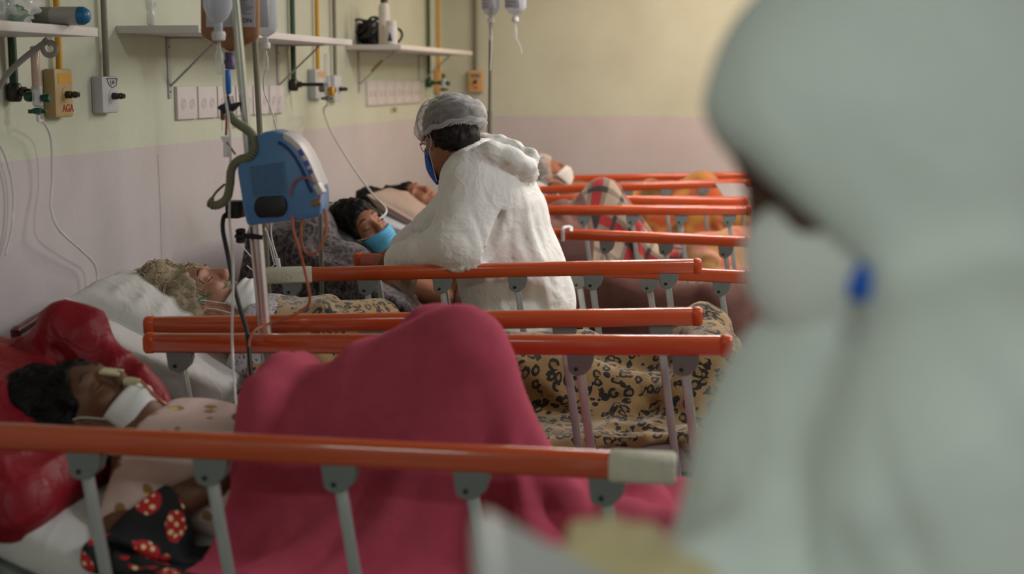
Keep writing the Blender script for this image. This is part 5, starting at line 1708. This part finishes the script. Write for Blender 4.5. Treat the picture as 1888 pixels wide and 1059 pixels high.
def drip_bottle(label, px, pyb, y, w, h, neck_l=.03, m='saline', paper=True, seed=1, chamber=True, group='drip bottles', tilt=0.):
    c = at(px, pyb, y)
    t = thing('drip_bottle', label, 'drip bottle', c, group)
    B().lathe(c, [(.010, 0), (.010, neck_l), (w * .35, neck_l + .012), (w * .5, neck_l + .035), (w * .5, neck_l + h - .02), (w * .42, neck_l + h - .004), (w * .3, neck_l + h)], n=24).make('bottle', MT[m], t)
    B().lathe(c - [0, 0, .012], [(.011, 0), (.015, .002), (.017, .016), (.014, .022)], n=14).make('cap', MT['white_plastic'], t)
    if paper:
        # paper label wrapped on the side facing the aisle
        pb_ = []
        for zq in (0, 1):
            for a in np.linspace(-2.5, -.9, 9): pb_.append(c + np.array([w * .515 * math.cos(a), w * .515 * math.sin(a), neck_l + .03 + zq * h * .9]))
        f = [[k, k + 1, k + 10, k + 9] for k in range(8)]
        o = mesh('paper_label', pb_, f, MT['paper'], t); md = o.modifiers.new('thickness', 'SOLIDIFY'); md.thickness = .0006
        lines = B(); rn = random.Random(seed)
        for k in range(10):
            zq = neck_l + .04 + k * h * .085
            a0 = -2.4; a1 = a0 + rn.uniform(.5, 1.3)
            lines.tube([c + np.array([w * .522 * math.cos(a), w * .522 * math.sin(a), zq]) for a in np.linspace(a0, a1, 6)], .0008, 4)
        lines.make('print_lines', MT['ink'], o)
    if chamber:
        d0 = c - [0, 0, .035]
        B().lathe(d0 - [0, 0, .055], [(.003, 0), (.008, .006), (.009, .01), (.009, .05), (.005, .056), (.004, .075)], n=14).make('drip_chamber', MT['clear'], t)
    return t


b1 = drip_bottle('clear drip bottle hanging nearest, before the amber feed bag', 403, 66, 3.20, .068, .16, .03, paper=False)
c = at(419, 0, 3.36)
fb = thing('feed_bag', 'amber feed bag with white label and purple cap', 'feed bag', at(424, 112, 3.36))
ol = [at(x, y, 3.36) for x, y in ((366, -120), (473, -120), (473, 68), (462, 76), (430, 92), (422, 96), (412, 92), (378, 74), (367, 66))]
B().prism(ol, np.array([0, .035, 0])).make('bag', MT['amber'], fb, bevel=.012)
B().prism([at(x, y, 3.357) for x, y in ((380, -110), (470, -110), (470, 50), (380, 50))], np.array([0, .002, 0])).make('label_sheet', MT['paper'], fb, smooth=False)
text('label_letters', 'ON', .016, at(455, 38, 3.355), (PI / 2, 0, 0), MT['ink'], fb)
tx = B()
for k in range(9):
    y_ = -8 + k * 4.2 if k < 9 else 0
    tx.tube([at(430, y_, 3.356), at(rnd.uniform(446, 467), y_, 3.356)], .0006, 4)
tx.make('print_lines', MT['ink'], fb)
B().lathe(at(424, 128, 3.375), [(.011, 0), (.014, .003), (.014, .02), (.011, .026), (.012, .042)], n=16).make('screw_cap', MT['purple'], fb)
B().lathe(at(421, 174, 3.372), [(.005, 0), (.008, .004), (.008, .055), (.006, .06)], n=12).make('blue_connector', MT['blue_conn'], fb)
B().tube([at(420, 172, 3.37), at(418, 210, 3.37), at(417, 250, 3.36)], .003, 6).make('outlet_line', mat('red_brown_line', (150, 70, 56), .35), fb)
cl = thing('pole_clamp', 'black wing clamp on the drip stand below the blue connector', 'clamp', at(420, 205, 3.30))
b = B().prism([at(x, y, 3.29) for x, y in ((399, 199), (404, 194), (412, 191), (416, 178), (422, 176), (425, 192), (438, 188), (434, 196), (424, 206), (412, 210))], np.array([0, .03, 0]))
b.make('wing_body', mat('dark_navy_plastic', (40, 38, 56), .4), cl, bevel=.003)
B().lathe(at(411, 222, 3.30), [(.005, 0), (.006, .01), (.006, .022)], n=10).make('stopper', mat('rust_stopper', (120, 70, 58), .5), cl)
o = thing('line_clip', 'small white tube clip hanging below the wing clamp', 'clip', at(416, 287, 3.28))
B().prism([at(x, y, 3.28) for x, y in ((406, 252), (424, 252), (421, 264), (420, 290), (411, 290), (411, 264))], np.array([0, .012, 0])).make('clip_body', MT['clear_soft'], o, bevel=.002)
B().tube([at(418, 262, 3.275), at(434, 285, 3.27)], .0024, 6).make('red_line', mat('red_brown_line', (150, 70, 56), .35), o)

# ---- second stand, between the second and third beds
t2, b2 = at(464, -40, 4.78), at(496, 560, 4.80)
d2_ = unit(b2 - t2); g2 = t2 + d2_ * ((t2[2] - .06) / -d2_[2])
s2 = thing('drip_stand', 'thin dull drip stand behind the blue pump', 'drip stand', (g2[0], g2[1], 0))
B().tube([t2, g2], .0105, 12).make('pole', MT['dull_steel'], s2)
for k in range(4):
    a_ = PI / 4 + k * PI / 2; e_ = np.array([g2[0] + .22 * math.cos(a_), g2[1] + .22 * math.sin(a_), .03])
    B().tube([g2, e_], .010, 8).make('foot', MT['dull_steel'], s2)
drip_bottle('labelled drip bottle hanging right of the steel poles', 490, 84, 4.70, .088, .19, .03, seed=4)
line('drip_line', 'thin white drip line running down behind the top of the pump', [at(490, 125, 4.70), at(486, 150, 4.70), at(488, 172, 4.7), at(499, 200, 4.68), at(507, 225, 4.66), at(514, 262, 4.62), at(520, 330, 4.6), at(500, 420, 4.6), at(512, 480, 4.6)], .0026, MT['white_plastic'])
for k, pp in enumerate(([(444, 452), (468, 480), (480, 500)], [(455, 490), (470, 500), (490, 500), (508, 487)], [(488, 420), (500, 450), (510, 490)], [(493, 425), (499, 460), (506, 488)])):
    line('thin_line', ['thin clear line running from the black knob to the pole', 'thin clear line curving up to the white roller clip', 'thin clear line left of the grey fleece, outer one', 'thin clear line left of the grey fleece, inner one'][k], [at(x, y, 4.55) for x, y in pp], .0022, MT['white_plastic'])
o = thing('roller_clip', 'white roller clip standing above the taped rail end', 'clip', at(512, 498, 4.5))
B().prism([at(x, y, 4.5) for x, y in ((507, 477), (514, 477), (517, 499), (510, 499))], np.array([0, .012, 0])).make('clip_body', MT['white_plastic'], o, bevel=.002)
q4 = at(589, 314, 5.02)
s4 = thing('drip_stand', 'short steel pole top showing right of the blue pump', 'drip stand', (q4[0], q4[1], 0))
B().tube([q4, np.array([q4[0], q4[1], .04])], .0085, 12).make('pole', MT['dull_steel'], s4)
B().lathe(q4 - [0, 0, .004], [(.011, 0), (.011, .012), (.008, .016)], n=12).make('pole_cap', MT['brass_dark'], s4)
B().lathe((q4[0], q4[1], .0), [(.15, 0), (.15, .02), (.03, .04)], n=20).make('foot_plate', MT['dull_steel'], s4)
# ---- far stand behind the nurse
t3, b3 = at(906, -60, 6.50), at(903, 230, 6.50)
d3_ = unit(b3 - t3); g3 = t3 + d3_ * ((t3[2] - .06) / -d3_[2])
s3 = thing('drip_stand', 'grey drip stand rising behind the nurse cap', 'drip stand', (g3[0], g3[1], 0))
B().tube([t3, b3], .009, 12).make('upper_pole', MT['dull_steel'], s3)
B().tube([at(903.5, 205, 6.50), g3], .0125, 12).make('lower_pole', MT['dull_steel'], s3)
for k in range(4):
    a_ = PI / 4 + k * PI / 2; e_ = np.array([g3[0] + .22 * math.cos(a_), g3[1] + .22 * math.sin(a_), .03])
    B().tube([g3, e_], .010, 8).make('foot', MT['dull_steel'], s3)
drip_bottle('left drip bottle on the far stand, above the nurse', 905, 38, 6.46, .088, .18, .02, seed=7)
drip_bottle('right drip bottle on the far stand, above the nurse', 950, 36, 6.46, .10, .18, .02, seed=8)
line('drip_line', 'short drip line below the left far bottle', [at(906, 66, 6.46), at(906, 90, 6.46), at(904, 130, 6.47)], .003, MT['tube_clear'])
line('drip_line', 'short drip line end below the right far bottle', [at(951, 70, 6.46), at(958, 84, 6.46), at(962, 98, 6.46)], .003, MT['tube_clear'])
# ---- oxygen hoses along the wall
fa = fmA - [0, 0, .08]
line('oxygen_hose', 'clear oxygen hose hanging from the nearest flowmeter down the wall', [fa, atx(80, 225, XW + .09), atx(94, 258, XW + .06), atx(96, 330, XW + .05), atx(94, 385, XW + .06), atx(110, 425, XW + .08), atx(150, 462, XW + .07), atx(175, 490, XW + .05), atx(180, 530, XW + .05), atx(177, 590, XW + .05)], .0042, MT['tube_clear'])
q3 = F3.W(P3.H(-.0, -.088, .0))
line('oxygen_hose', 'white oxygen hose from the middle flowmeter to the blue-masked patient', [fmB - [0, 0, .08], at(597, 205, 6.6), at(612, 245, 6.4), at(640, 292, 6.1), at(662, 325, 5.85), at(690, 362, 5.65), at(712, 392, 5.5), q3 + np.array([.05, 0, .05])], .005, MT['white_plastic'])
line('oxygen_hose', 'pale looped hose against the wall at the far left edge', [atx(-8, 255, XW + .02), atx(10, 290, XW + .02), atx(24, 350, XW + .02), atx(22, 420, XW + .02), atx(10, 470, XW + .02)], .004, MT['tube_clear'])
# ---- strips tied to rails
r6a, r6b = F3.px(1040, 431, F3.w / 2 - .0), F3.px(1050, 440, F3.w / 2)
tag(B().tube(spline([r6a + [0, -.026, -.03], r6a + [0, -.026, .02], r6a + [.012, -.01, .03], r6a + [.03, .0, .028], r6a + [.034, -.02, .012]], 6), .0045, 6, flat=1.8).make('tie_strip', MT['mask_white'], frame=F3), 'white fabric strip tied around the rail right of the nurse', 'strip')
ch_ = thing('paper_chart', 'white paper chart leaning on the farthest bed rail by the worker', 'chart', at(1330, 360, 8.1))
pc = [at(x, y, yy) for x, y, yy in ((1318, 338, 8.25), (1372, 336, 8.3), (1392, 364, 8.05), (1334, 362, 8.0))]
B().prism(pc, np.array([0, .0, -.004])).make('sheet', mat('chart_paper', (140, 138, 142), .8), ch_, smooth=False)
